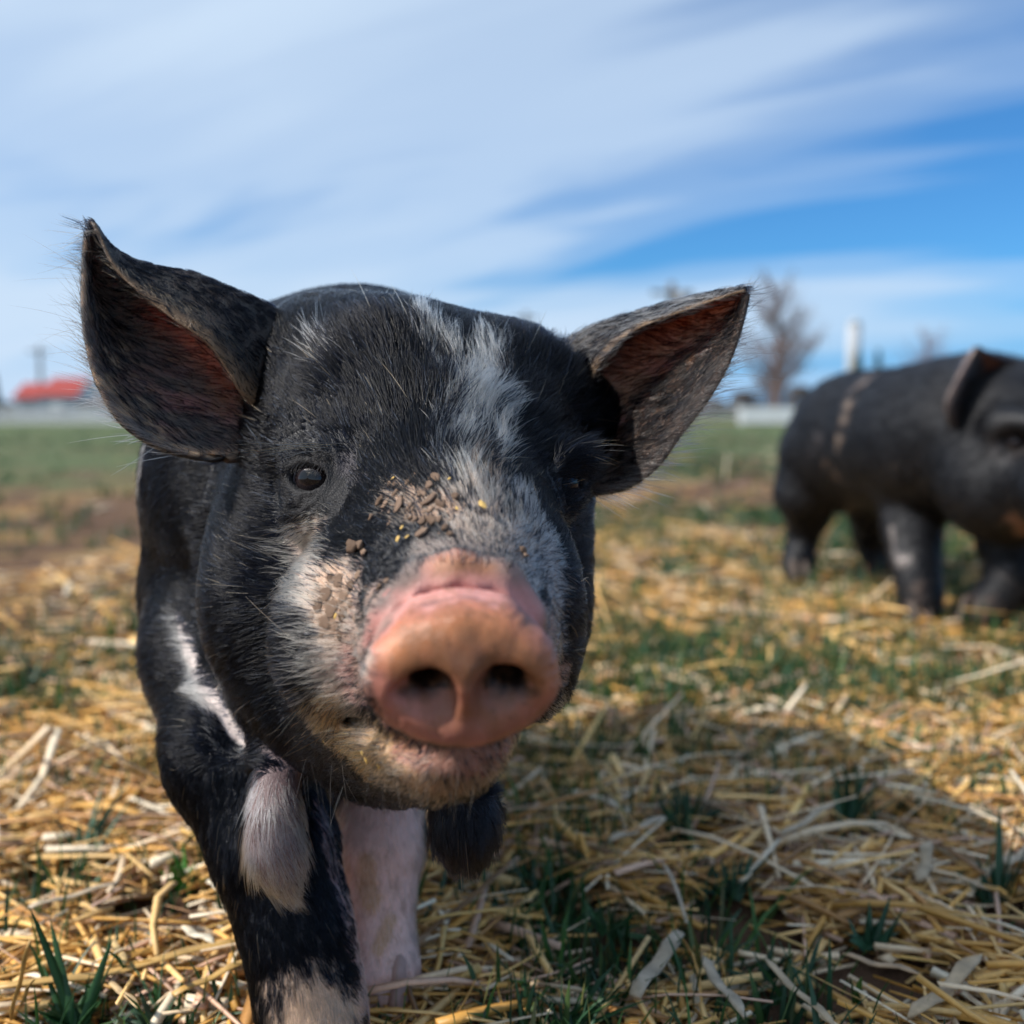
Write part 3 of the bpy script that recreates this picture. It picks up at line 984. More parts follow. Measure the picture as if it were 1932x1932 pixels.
def uv_sphere(c, r, axis, nlat=40, nlon=48):
    axis = unit(axis)
    ax = unit(np.cross(UP, axis))
    ay = np.cross(axis, ax)
    th = np.linspace(0.0001, math.pi, nlat)
    ph = np.linspace(0, 2 * math.pi, nlon, endpoint=False)
    T, Ph = np.meshgrid(th, ph, indexing='ij')
    L = np.stack([np.sin(T) * np.cos(Ph), np.sin(T) * np.sin(Ph), np.cos(T)], -1)
    bul = 1 + 0.06 * np.clip((0.75 - T) / 0.75, 0, 1) ** 1.0
    Wd = (L[..., :1] * ax + L[..., 1:2] * ay + L[..., 2:] * axis) * r * bul[..., None] + c
    ii = np.arange(nlat * nlon).reshape(nlat, nlon)
    q = np.stack([ii[:-1], np.roll(ii[:-1], -1, 1), np.roll(ii[1:], -1, 1), ii[1:]], -1).reshape(-1, 4)
    return Wd.reshape(-1, 3), q[:, ::-1], T.ravel(), Ph.ravel()


for (ex, ey, ed), g in EYES:
    ce = P(ex, ey, ed)
    gd = unit(RIGHT * (g[0] * 1.0) - FWD + UP * 0.06)
    vv_, qq_, T, Ph = uv_sphere(ce, .0106, gd)
    px_, py_ = np.sin(T) * np.cos(Ph), np.sin(T) * np.sin(Ph)
    pup = np.sqrt((px_ / 0.36) ** 2 + (py_ / 0.27) ** 2)
    rr_ = np.sin(T) * (T < 1.57) + 2 * (T >= 1.57)
    iris_w = np.clip((0.70 - rr_) * 14, 0, 1)
    ring = np.clip(1 - np.abs(rr_ - 0.67) * 9, 0, 1)
    ec = np.tile(np.array((.40, .36, .42)), (len(T), 1))
    ir = np.array((.014, .0095, .0105)) * (0.7 + 0.6 * (0.5 + 0.5 * np.sin(Ph * 23 + rr_ * 9)))[:, None]
    ec = ec * (1 - iris_w[:, None]) + ir * iris_w[:, None]
    ec = ec * (1 - 0.85 * ring[:, None])
    pw = np.clip((1.05 - pup) * 10, 0, 1)[:, None] * (T < 1.57)[:, None]
    ec = ec * (1 - pw) + np.array((.003, .003, .004)) * pw
    link('eye', np_mesh('eye', vv_, qq_, ec), M_EYE, PIG)

# hooves
M_HOOF = simple_mat('hoof', (.30, .18, .15), (.50, .33, .28), 90, 0.5, 0.2)


M_HOOF2 = simple_mat('dark_hoof', (.035, .026, .022), (.10, .07, .055), 90, 0.55, 0.2)


def hoof_mesh(c, heading, s=1.0):
    bm = bmesh.new()
    hd = Vector((heading[0], heading[1], 0)).normalized()
    sd = Vector((-hd.y, hd.x, 0))
    rings = []
    for z, l, wd, fw in ((0.0, .0120, .0070, .0045), (0.006, .0115, .0072, .0035), (0.014, .0095, .0070, .001), (0.022, .0075, .0062, -.002), (.026, .004, .004, -.003)):
        ring = []
        for k in range(12):
            an = k * 2 * math.pi / 12
            x = math.cos(an) * l * (1.25 if math.cos(an) > 0 else 0.9)
            y = math.sin(an) * wd * (1 - 0.35 * max(0, math.cos(an)))
            ring.append(bm.verts.new(Vector(c) + (hd * (x + fw) + sd * y) * s + Vector((0, 0, z * s))))
        rings.append(ring)
    for i in range(len(rings) - 1):
        for k in range(12):
            bm.faces.new((rings[i][k], rings[i][(k + 1) % 12], rings[i + 1][(k + 1) % 12], rings[i + 1][k]))
    bm.faces.new(rings[0][::-1])
    bm.faces.new(rings[-1])
    return bm_mesh('hoof', bm, True)


for cx_, cy_ in ((P(601, 1960, .470)[0], P(601, 1960, .470)[1]), (P(722, 1872, .515)[0], P(722, 1872, .515)[1]), (-0.160, 0.775), (-0.062, 0.775)):
    for sd in (-1, 1):
        link('hoof', hoof_mesh((cx_ + sd * .0078, cy_ - .004, 0.0), (sd * .10, -1), 1.0), M_HOOF, PIG)

# ------------------------------------------------------------------ fur
SN0 = P(868, 1215, .300)
TRI = np.concatenate([PQ[:, [0, 1, 2]], PQ[:, [0, 2, 3]]])
tv = PV[TRI]
tarea = 0.5 * np.linalg.norm(np.cross(tv[:, 1] - tv[:, 0], tv[:, 2] - tv[:, 0]), axis=1)
tcen = tv.mean(1)
tE = PE[TRI[:, 0]]
tS = PS[TRI].mean(1)
tN = unit(PN[TRI].mean(1))
front = np.einsum('ij,ij->i', unit(EYE - tcen), tN)
# hairs per square metre
dens_ = np.full(len(TRI), 1.2e6)
headish = tcen[:, 1] < 0.50
dens_[headish] = 1.45e6
dens_[tcen[:, 1] > 0.72] = 0.8e6
dens_[(tE > 0)] = 1.0e6
dens_ *= np.where((tE > 0) & (tS > 0.5), 0.6, 1.0)
dens_ *= np.where(front < -0.25, 0.25, 1.0)
bald = np.zeros(len(TRI))
b0 = tE == 0
bald[b0] = np.maximum(infl(tcen[b0], MK['snout'], 0.1), infl(tcen[b0], patch([(770, 1140), (800, 1122), (870, 1108), (950, 1122), (985, 1150)], [26, 28, 30, 28, 22]) + patch([(705, 1250), (745, 1190), (808, 1158), (870, 1148), (932, 1156), (992, 1186), (1030, 1240)], [22, 26, 28, 28, 28, 26, 20]), 0.1))
bald[b0] = np.maximum(bald[b0], infl(tcen[b0], MK['eye_bald'], 0.2))
bald[b0] = np.maximum(bald[b0], infl(tcen[b0], [(p_, .0095) for p_, r_ in cre if abs(p_[0] - P(868, 1124, .307)[0]) < .0135], 0.1))
dens_ *= 1 - np.clip(bald * 1.3, 0, 1)
inside_eye = np.zeros(len(TRI), bool)
for (ex, ey, ed), g in EYES:
    inside_eye |= np.linalg.norm(tcen - P(ex, ey, ed), axis=1) < .0118
eyel = np.zeros(len(TRI))
eyel[b0] = infl(tcen[b0], MK['eye_l'])
dens_ *= 1 - 0.25 * eyel
dens_[inside_eye] = 0
dens_[b0 & (tcen[:, 2] < 0.02)] = 0
expn = tarea * dens_
NH = int(expn.sum())
cum = np.cumsum(expn)
pick = np.searchsorted(cum, rng.random(NH) * cum[-1])
r1, r2 = rng.random(NH), rng.random(NH)
s1 = np.sqrt(r1)
bary = np.stack([1 - s1, s1 * (1 - r2), s1 * r2], 1)
HP = np.einsum('ij,ijk->ik', bary, PV[TRI[pick]])
HN = unit(np.einsum('ij,ijk->ik', bary, PN[TRI[pick]]))
hE = tE[pick]
hU = np.einsum('ij,ij->i', bary, PU[TRI[pick]])
hW = np.einsum('ij,ij->i', bary, PW[TRI[pick]])
hS = (tS[pick] > 0.5).astype(float)

BLK = np.array((0.0013, 0.0018, 0.0040))
HC = np.tile(BLK, (NH, 1)) * (0.4 + 1.6 * rng.random((NH, 1)) ** 2)
gl = rng.random(NH) < 0.06
HC[gl] = np.array((.026, .036, .060)) * (0.5 + rng.random((gl.sum(), 1)))  # scattered hairs tinted lighter blue, glints of sheen painted into the coat
HL = np.full(NH, 0.0096)
HR = np.full(NH, 0.00012) * (0.8 + 0.6 * rng.random(NH))
LIFT = np.full(NH, 0.22)
# direction: away from the snout on the head, backwards and down on the body
T = HP - SN0
T = T + np.array((0, 0.05, 0)) * 1.0
isb = (HP[:, 1] > 0.50) & (hE == 0)
bd = np.array((-0.15, 1.0, -0.55))
wb = np.clip((HP[:, 1] - 0.485) / 0.05, 0, 1)[:, None]
T = unit(T) * (1 - wb) + unit(bd) * wb
legm = (HP[:, 2] < 0.135) & (hE == 0) & (HP[:, 1] > 0.42)
T[legm] = np.array((0.05, 0.1, -1.0))


def mk(key, soft=0.35):
    m_ = np.zeros(NH)
    s_ = hE == 0
    m_[s_] = infl(HP[s_], MK[key], soft)
    return m_


jit = rng.random(NH)


def dye(wgt, col, hard=True, vary=0.25):
    """hairs inside a marking take its colour (each hair is one colour or the other)"""
    s_ = jit < wgt if hard else wgt > 0.5
    HC[s_] = np.array(col) * (1 - vary + 2 * vary * rng.random((s_.sum(), 1)))
    return s_


WHITE = (.84, .735, .61)
s_ = dye(mk('blaze', 0.8) * np.clip(0.62 + 0.8 * vnoise(HP * np.array((1, .3, .3)), 210), 0, 1), WHITE)
HL[s_] = 0.0185
HR[s_] = 0.00014
fore = np.zeros(NH)
fh = patch([(700, 650), (760, 720), (800, 800), (820, 880)], [90, 110, 100, 70]) + patch([(1000, 700), (1020, 800)], [80, 70])
fore[hE == 0] = infl(HP[hE == 0], fh, 0.6)
HL = np.maximum(HL, 0.0096 + 0.0115 * fore)
HR = np.maximum(HR, 0.00010 + 0.00006 * fore * rng.random(NH))
LIFT = LIFT + 0.12 * fore
eb = np.zeros(NH)
eb[hE == 0] = infl(HP[hE == 0], patch([(520, 640), (500, 700), (485, 770), (480, 840)], [44, 44, 40, 36]) + patch([(1045, 680), (1075, 740), (1085, 820), (1075, 890)], [40, 42, 40, 34]), 0.6)
HL = HL + 0.009 * eb
HR = HR + 0.00003 * eb
LIFT = LIFT + 0.22 * eb
s_ = dye(mk('brow_tuft', 0.9) * 0.20, (.66, .66, .68))
HL[s_] = 0.022
HR[s_] = .00015
s_ = dye(mk('brown_nose', 0.9) * 0.7, (.42, .29, .20), vary=0.5)
HL[s_] = 0.0095
HR[s_] = .00013
s_ = dye(mk('bridge_grey') * 0.8, (.27, .235, .21), vary=0.6)
s_ = dye(mk('bridge_tan', 0.6) * 0.85, (.47, .38, .30), vary=0.5)
HL[s_] = 0.0085
s_ = dye(mk('brown_cheek', 0.6) * 0.85, (.46, .34, .27), vary=0.5)
s_ = dye(mk('tip') * 0.85, (.30, .24, .20), vary=0.6)
HL[s_] = 0.004
thin_tip = s_ & (rng.random(NH) < 0.5)
s_ = dye(mk('right_muzzle') * 0.85, (.46, .43, .41), vary=0.5)
HL[s_] = 0.0075
s_ = dye(mk('cheek', 0.6) * 0.93, (.64, .53, .42))
HL[s_] = 0.0105
HR[s_] = .00012
LIFT[s_] += 0.1
edge = (mk('cheek', 0.8) > 0.1) & (mk('cheek', 0.8) < 0.65) & (jit < 0.5)
HL[edge] = 0.014
s_ = dye(mk('pink_cheek') * 0.7, (.66, .46, .38))
s_ = dye(mk('mud_brow', 0.9) * 0.55, (.42, .28, .20), vary=0.4)
HL[s_] = 0.006
HR[s_] = .00018
s_ = dye(mk('mud_cheek', 0.8) * 0.9, (.50, .34, .24))
HL[s_] = 0.005
s_ = dye(mk('chin') * 0.8, (.52, .385, .275), vary=0.55)
HL[s_] = 0.0095
HR[s_] = .00012
LIFT[s_] += 0.25
ch2 = np.zeros(NH)
ch2[hE == 0] = infl(HP[hE == 0], patch([(625, 1345), (680, 1430), (760, 1400)], [42, 46, 40]), 0.5)
dye(ch2 * 0.5, (.50, .28, .12), vary=0.4)
sh = (mk('chin') > 0.5) & (rng.random(NH) < 0.18)
HC[sh] = np.array((.05, .04, .035))
s_ = dye(mk('chest'), (.82, .78, .74))
HL[s_] = 0.013
HR[s_] = .0001
s_ = dye(mk('shoulder'), (.8, .78, .76))
s_ = dye(mk('inner_leg') * 0.5, (.5, .42, .42))
s_ = dye(np.clip(mk('leg_pink') * 3, 0, 1), (.80, .66, .60))
HL[s_] = 0.0045
HR[s_] = .00007
thin_leg = s_ & (rng.random(NH) < 0.6)
dye(mk('leg_mud', 1.0) * 0.35, (.50, .28, .12))
s_ = dye(mk('sock'), (.62, .48, .36), vary=0.4)
HL[s_] = 0.008
nearw = mk('wattle_w', 0.15) > 0.5
nearw &= (HP[:, 2] < P(520, 1455, .445)[2]) & (HP[:, 1] < 0.475)
s_ = nearw
HC[s_] = np.array((.78, .83, .92)) * (0.40 + 0.65 * rng.random((s_.sum(), 1)))
HL[s_] = 0.015
HR[s_] = .00013
thin_w = s_ & (rng.random(NH) < 0.55)
tipw = P(553, 1700, .440)
T[s_] = unit(tipw - HP[s_]) * 1.0 + np.array((0, 0, -0.15))
LIFT[s_] = 0.10
nb_ = (mk('wattle_b', 0.15) > 0.5) & (HP[:, 2] < P(880, 1490, .43)[2]) & (HP[:, 1] < 0.475)
HC[nb_] = np.array((.013, .013, .017)) * (0.6 + 0.9 * rng.random((nb_.sum(), 1)))
HL[nb_] = 0.012
T[nb_] = np.array((0.05, 0, -1.0))
LIFT[nb_] = 0.25
ey_ = mk('eye_l', 0.8)
HL = HL * (1 - 0.62 * ey_)
HR = HR * (1 - 0.35 * ey_)
LIFT = LIFT * (1 - 0.4 * ey_)
near_sn = np.linalg.norm(HP - SN0, axis=1) < 0.062
HL[near_sn & (hE == 0)] = np.minimum(HL[near_sn & (hE == 0)], 0.0045)
HL[legm] = np.minimum(HL[legm], 0.007)
HL[isb & (HL < 0.009)] = 0.0095
HL[isb & (HP[:, 2] > 0.33)] = 0.013

# ears
eL, eR = hE == 1, hE == 2
tipL, tipR = P(165, 425, .44), P(1410, 548, .447)
inn = hS < 0.5
for es, tip, sgn in ((eL, tipL, -1), (eR, tipR, 1)):
    i_ = es & inn
    T[i_] = unit(tip - HP[i_]) * 0.55 + np.array((sgn * 1.0, -0.1, -0.05))
    HL[i_] = 0.008 + 0.006 * rng.random(i_.sum())
    LIFT[i_] = 0.35
    pale = rng.random(NH) < np.where(hW < 0.75, 0.62 if sgn < 0 else 0.45, 0.25)
    s_ = i_ & (~pale) & (sgn > 0)
    HC[s_] = np.array((.008, .007, .007)) * (0.4 + 1.2 * rng.random((s_.sum(), 1)))
    if sgn > 0:
        pale &= (hW > 0.40) | (rng.random(NH) < 0.25)  # fewer pale hairs low in the right ear, keeping the painted shade dark
    s_ = i_ & pale
    HR[s_] = .00007
    HC[s_] = np.array((.46, .38, .33) if sgn < 0 else (.34, .25, .19)) * (0.5 + 0.7 * rng.random((s_.sum(), 1)))
    rim = es & (hW < 0.10)
    HL[rim] = 0.008 + 0.018 * rng.random(rim.sum()) ** 2
    HR[rim] = .00009
    HC[rim] = np.array((.66, .62, .60)) * (0.3 + 0.8 * rng.random((rim.sum(), 1)))
    T[rim] = T[rim] + np.array((0, 0, -0.5))
    LIFT[rim] = 0.3
    o_s = es & ~inn
    T[o_s] = unit(tip - HP[o_s])
    HL[o_s] = 0.0050
    HC[o_s] = np.minimum(HC[o_s], .006)
    LIFT[o_s] = 0.25
s_ = eR & (hW > 0.80) & (jit < 0.38)
HC[s_] = np.array((.50, .45, .40)) * (0.5 + 0.7 * rng.random((s_.sum(), 1)))
HL[s_] = 0.010
s_ = eL & (hW > 0.93) & (jit < 0.5)
HC[s_] = np.array((.30, .20, .12)) * (0.5 + 0.7 * rng.random((s_.sum(), 1)))
keep = np.ones(NH, bool)
relh = HP - P(870, 1276, .2985)
keep[in_fold(relh @ RIGHT, relh @ UP, relh @ FWD) & (hE == 0)] = False
keep[thin_w] = False
keep[thin_tip] = False
keep[thin_leg] = False
keep[(eL | eR) & inn & (hW > 0.10) & (rng.random(NH) < 0.55)] = False
keep[(eL | eR) & (hW < 0.10) & (rng.random(NH) < 0.45)] = False
low_r = eR & (hW < 0.14) & (hU < 0.72)
HC[low_r] = np.array((.03, .028, .03)) * (0.4 + 1.2 * rng.random((low_r.sum(), 1)))     # thin inside the ears
keep[(eL | eR) & (hU > 0.9) & inn] = False
# occasional tawny and white single bristles in the black coat
odd = (hE == 0) & headish[pick] & (rng.random(NH) < 0.004) & (HC.max(1) < 0.03)
HC[odd] = np.array((.46, .30, .17)) * (0.5 + 0.8 * rng.random((odd.sum(), 1)))
HL[odd] *= 1.7


def grow(HP, HN, T, HL, LIFT, HR, HC, clump=0.55, nclump=None, npt=5, wild=0.16):
    n = len(HP)
    T = T - HN * np.einsum('ij,ij->i', T, HN)[:, None]
    T = unit(T)
    sw = np.stack([vnoise(HP + k * 3.1, 55) - 0.5 for k in range(3)], 1) * 0.55 + np.stack([vnoise(HP + k * 5.7, 17) - 0.5 for k in range(3)], 1) * 0.5
    T = T + sw + rng.normal(0, wild, (n, 3))
    T = unit(T - HN * np.einsum('ij,ij->i', T, HN)[:, None])
    L = HL * (0.65 + 0.7 * rng.random(n))
    lf = (LIFT + rng.normal(0, 0.07, n))[:, None]
    pts = np.zeros((n, npt, 3), dtype=np.float32)
    pts[:, 0] = HP - HN * 0.0004
    d0 = unit(T * np.cos(lf) + HN * np.sin(lf))
    cur = HP.copy()
    curl = rng.normal(0, 0.10, (n, 3))
    for i in range(1, npt):
        s = (i - 0.5) / (npt - 1)
        d = unit(d0 + (T * 0.9 - HN * np.sin(lf) * 1.15) * s + np.array((0, 0, -0.22)) * s + curl * s)
        cur = cur + d * (L / (npt - 1))[:, None]
        pts[:, i] = cur
    if clump > 0:
        nc = nclump or n // 22
        ci = rng.choice(n, nc, replace=False)
        kd = KDTree(nc)
        for j, q in enumerate(ci):
            kd.insert(HP[q], j)
        kd.balance()
        own = np.fromiter((ci[kd.find(p)[1]] for p in HP), dtype=np.int64, count=n)
        ok = (np.linalg.norm(HP - HP[own], axis=1) < 0.006)
        rel = (L / np.maximum(L[own], 1e-6))
        for i in range(1, npt):
            s = i / (npt - 1)
            tgt = HP + (pts[own, i] - HP[own]) + (HP[own] - HP) * (0.75 * s)
            wg = (clump * s ** 1.0 * ok * np.clip(1.6 - np.abs(rel - 1) * 1.2, 0, 1))[:, None]
            pts[:, i] = pts[:, i] * (1 - wg) + tgt * wg
    return pts


pts = grow(HP, HN, T, HL, LIFT, HR, HC)
pts, HRk, HCk = pts[keep], HR[keep], HC[keep]

# long separate bristles: lashes and brow whiskers, chin, jaw
ex_p, ex_r, ex_c = [], [], []


def bristle(px0, py0, px1, py1, col, r=0.00010, bow=0.12, dz=0.010):
    p, nn = on_pig(px0, py0)
    if p is None:
        return
    d = np.linalg.norm(p - EYE)
    q = EYE + ray_dir(px1, py1) * (d - dz)
    mid = (p + q) / 2 + nn * np.linalg.norm(q - p) * bow
    s = np.linspace(0, 1, 5)[:, None]
    ex_p.append((1 - s) ** 2 * p + 2 * s * (1 - s) * mid + s ** 2 * q)
    ex_r.append(r)
    ex_c.append(col)


TAW = (.52, .27, .10)
GRY = (.62, .58, .54)
for a_ in [(640, 838, 410, 845, TAW), (620, 838, 425, 872, TAW), (600, 842, 455, 868, TAW), (650, 842, 445, 832, GRY), (615, 846, 462, 862, GRY), (575, 858, 500, 880, GRY),
           (560, 990, 480, 1002, GRY), (590, 980, 500, 1015, TAW), (585, 1000, 470, 1025, GRY),
           (1080, 845, 1180, 838, TAW), (1075, 850, 1190, 852, GRY), (1070, 856, 1172, 870, TAW), (1065, 850, 1150, 828, GRY), (1060, 845, 1120, 830, GRY),
           (590, 1250, 520, 1258, GRY), (585, 1300, 515, 1310, TAW), (575, 1330, 510, 1380, TAW), (600, 1385, 535, 1430, TAW)]:
    for rep in range(2):
        jx, jy = rng.normal(0, 5, 2), rng.normal(0, 7, 2)
        bristle(a_[0] + jx[0], a_[1] + jx[1], a_[2] + jy[0], a_[3] + jy[1], a_[4])
for i in range(26):
    x = rng.uniform(560, 1030)
    bristle(x, rng.uniform(1420, 1480), x + rng.normal(0, 25), rng.uniform(1530, 1570), GRY if i % 2 else (.03, .03, .03), 0.00006, 0.05, 0.004)
for i in range(40):         # upper lashes of the near eye
    x = rng.uniform(560, 625)
    bristle(x, 866 + abs(x - 592) * 0.1, x - rng.uniform(4, 26), 893 + rng.uniform(-6, 10), (.05, .045, .045), 0.00006, 0.35, 0.006)
ex_p = np.array(ex_p, dtype=np.float32)


def hair_object(name, pts, rad, col, mat, parent, **kw):
    n, k = pts.shape[:2]
    hc = bpy.data.hair_curves.new(name)
    hc.add_curves([k] * n)
    hc.attributes['position'].data.foreach_set('vector', pts.astype(np.float32).ravel())
    ra = hc.attributes.new('radius', 'FLOAT', 'POINT')
    prof = np.array([1.0, 1.0, 0.85, 0.6, 0.15]) if k == 5 else np.linspace(1, 0.15, k)
    ra.data.foreach_set('value', (rad[:, None] * prof[None]).astype(np.float32).ravel())
    ca = hc.attributes.new('col', 'FLOAT_COLOR', 'POINT')
    cc = np.ones((n, k, 4), dtype=np.float32)
    cc[:, :, :3] = col[:, None, :]
    ca.data.foreach_set('color', cc.ravel())
    hc.materials.append(mat)
    o = bpy.data.objects.new(name, hc)
    COL.objects.link(o)
    o.parent = parent
    o.matrix_parent_inverse = Matrix.Translation(-Vector(parent.location))
    tag(o, **kw)
    return o


hair_object('fur', np.concatenate([pts, ex_p]), np.concatenate([HRk, np.array(ex_r)]), np.concatenate([HCk, np.array(ex_c)]), M_FUR, PIG, kind='stuff')
print('hairs', len(pts), 'pig verts', len(PV))

# ------------------------------------------------------------------ mud and chaff stuck to the face
M_MUD = simple_mat('dried_mud', (.46, .30, .21), (.64, .45, .335), 900, 0.95, 0.8, 0.05)
_h = NT(M_MUD.node_tree)
_b = M_MUD.node_tree.nodes['Principled BSDF']
_src = _b.inputs['Base Color'].links[0].from_socket
_oi = _h.n('ShaderNodeObjectInfo')
_h.set(_b.inputs['Base Color'], _h.n('ShaderNodeVectorMath', operation='SCALE', i_0=_src, i_Scale=_h.math('MULTIPLY_ADD', _oi.outputs['Random'], 0.7, 0.6)).outputs[0])
M_CHAFF = simple_mat('chaff', (.55, .33, .08), (.72, .50, .18), 300, 0.6, 0.3)


def crumb_mesh(seed, flat=0.6):
    r_ = np.random.default_rng(seed)
    bm = bmesh.new()
    bmesh.ops.create_icosphere(bm, subdivisions=2, radius=1.0)
    for vv_ in bm.verts:
        vv_.co *= 0.55 + 0.8 * r_.random()
        vv_.co.z *= flat
    return bm_mesh('mud_crumb', bm, True)


crumbs = [crumb_mesh(i) for i in range(5)]
for m_ in crumbs:
    m_.materials.append(M_MUD)


def stick(name, me, px, py, size, lift=0.2, squash=(1, 1, 1), spin=None):
    p, nn = on_pig(px, py)
    if p is None:
        return
    d = np.linalg.norm(p - EYE)
    s = size * d / FPX
    rot = Vector(nn).to_track_quat('Z', 'Y').to_matrix().to_4x4() @ Matrix.Rotation(random.random() * 6.28 if spin is None else spin, 4, 'Z')
    o = bpy.data.objects.new(name, me)
    COL.objects.link(o)
    o.parent = PIG
    o.matrix_parent_inverse = Matrix.Translation(-Vector(PIG.location))
    o.matrix_basis = Matrix.Translation(Vector(p + nn * s * lift)) @ rot @ Matrix.Diagonal((s * squash[0], s * squash[1], s * squash[2], 1))


for i in range(90):
    x, y = rng.normal(778, 36), rng.normal(948, 28)
    stick('mud_crumb', crumbs[i % 5], x, y, rng.choice([2.0, 3.0, 4.0, 6.0, 8.5], p=[.3, .3, .2, .14, .06]), 0.45, (1, rng.uniform(1.1, 2.2), 0.9), rng.normal(0.2, 0.4))
for x, y, s in ((672, 1036, 13), (684, 1030, 9), (664, 1028, 8), (690, 1044, 7), (720, 1110, 7), (733, 1100, 7), (983, 1040, 8), (990, 1050, 6), (860, 940, 8), (840, 1000, 8), (850, 1010, 6)):
    stick('mud_crumb', crumbs[int(s) % 5], x, y, s, 0.8)
for x, y, s in ((616, 1118, 13), (638, 1096, 11), (626, 1146, 14), (662, 1104, 9), (600, 1140, 10), (648, 1126, 11), (612, 1172, 12), (646, 1158, 10), (674, 1084, 8), (598, 1112, 7), (630, 1180, 9), (660, 1138, 7), (622, 1090, 7), (586, 1160, 6), (668, 1166, 6), (640, 1200, 6), (690, 1110, 5), (606, 1198, 5)):
    stick('mud_plate', crumbs[int(s) % 5], x, y, s * 1.25, 0.10, (1, 0.9, 0.30))
flake = bmesh.new()
bmesh.ops.create_icosphere(flake, subdivisions=1, radius=1.0)
for vv_ in flake.verts:
    vv_.co = Vector((vv_.co.x * 0.55, vv_.co.y * (1 + 0.15 * math.sin(vv_.co.x * 9)), vv_.co.z * 0.25))
flake = bm_mesh('chaff_flake', flake)
flake.materials.append(M_CHAFF)
for x, y, s in ((906, 966, 14), (756, 1022, 8), (772, 1018, 6), (762, 1000, 6), (848, 908, 5), (745, 906, 5), (640, 1162, 7), (862, 965, 6), (700, 1430, 8), (722, 1442, 7), (690, 1418, 6), (618, 1395, 6)):
    stick('chaff_flake', flake, x, y, s, 1.3, spin=random.uniform(-0.6, 0.6))

# ================================================================== SECOND PIG
def build_far_pig():
    st = 0.0055
    F = Field(np.arange(0.42, 0.98, st), np.arange(1.02, 2.05, st), np.arange(-0.01, 0.44, st))
    F.ell((0.612, 1.78, 0.250), (0.112, 0.15, 0.125), 0.03)
    F.ell((0.637, 1.64, 0.256), (0.115, 0.19, 0.120), 0.04)
    F.ell((0.665, 1.50, 0.265), (0.112, 0.13, 0.120), 0.05)
    F.ell((0.690, 1.42, 0.285), (0.100, 0.10, 0.095), 0.05)
    F.ell(P(1955, 850, 1.36), (.112, .10, .100), 0.04)
    F.ell(P(1900, 920, 1.36), (.085, .09, .075), 0.04)
    F.cone(P(1985, 880, 1.30), P(2030, 955, 1.19), .070, .050, 0.03)
    F.ell(P(2038, 968, 1.165), (.040, .018, .033), 0.006)
    F.cone(P(2052, 966, 1.15), P(2052, 966, 1.13), .008, .008, 0.005, op='cut')
    F.cone(P(2012, 966, 1.15), P(2012, 966, 1.13), .008, .008, 0.005, op='cut')
    F.cone(P(1890, 800, 1.29), P(1945, 805, 1.26), .022, .020, 0.025)
    F.ell(P(1917, 836, 1.262), (.020, .020, .014), 0.02, op='cut')
    # standing foreleg, raised foreleg, hind legs
    F.chain([((0.622, 1.56, 0.21), .056), (P(1720, 1000, 1.53), .040), (P(1726, 1060, 1.50), .031), (P(1734, 1105, 1.485), .027), (P(1737, 1138, 1.48), .0235), (P(1736, 1160, 1.48), .026)], 0.02)
    F.chain([((0.73, 1.48, 0.19), .055), (P(1912, 1030, 1.43), .042), (P(1918, 1085, 1.41), .033), (P(1885, 1130, 1.42), .027), (P(1850, 1158, 1.43), .024), (P(1834, 1168, 1.43), .022)], 0.022)
    F.chain([((0.560, 1.82, 0.215), .072), (P(1520, 930, 1.83), .050), (P(1523, 975, 1.86), .031), (P(1512, 1025, 1.88), .0205), (P(1505, 1060, 1.86), .019), (P(1500, 1085, 1.85), .021)], 0.03)
    F.chain([((0.68, 1.86, 0.20), .065), ((0.68, 1.84, 0.12), .042), ((0.69, 1.89, 0.07), .026), ((0.69, 1.86, 0.015), .022)], 0.04)
    F.chain([((0.60, 1.92, 0.30), .012), ((0.59, 1.96, 0.26), .009), ((0.60, 1.97, 0.20), .006)], 0.01)
    return F.mesh()


V2, Q2 = build_far_pig()
V2 = laplace(V2, Q2, 3)
E2 = [
    [(1838, 656, 1.33), (1840, 656, 1.33), (1844, 655, 1.33), (1848, 656, 1.33)],
    [(1806, 712, 1.32), (1830, 720, 1.345), (1865, 700, 1.36), (1890, 672, 1.35)],
    [(1785, 760, 1.32), (1830, 765, 1.36), (1890, 740, 1.38), (1935, 680, 1.37)],
    [(1795, 800, 1.34), (1845, 800, 1.37), (1905, 770, 1.39), (1970, 695, 1.39)],
    [(1850, 830, 1.38), (1880, 820, 1.39), (1930, 790, 1.40), (1990, 720, 1.41)],
]
ear2 = ear_sheet(E2, 30, 20, 0.006, 1)
if facing(ear2) > 0:
    ear2 = ear_sheet(E2, 30, 20, 0.006, -1)
E3 = [[(2 * 1985 - p[0], p[1], p[2] - 0.05) for p in st] for st in E2]
ear3 = ear_sheet(E3, 30, 20, 0.006, -1)
if facing(ear3) > 0:
    ear3 = ear_sheet(E3, 30, 20, 0.006, 1)
VV = np.concatenate([V2, ear2[0], ear3[0]])
QQ = np.concatenate([Q2, ear2[1] + len(V2), ear3[1] + len(V2) + len(ear2[0])])
n2_ = len(V2)
Cc = np.tile(np.array((.0075, .0080, .0108)), (len(VV), 1))
bvh2 = BVHTree.FromPolygons([tuple(p) for p in V2], [tuple(int(i) for i in q) for q in Q2])
sv, body_bvh = body_bvh, bvh2
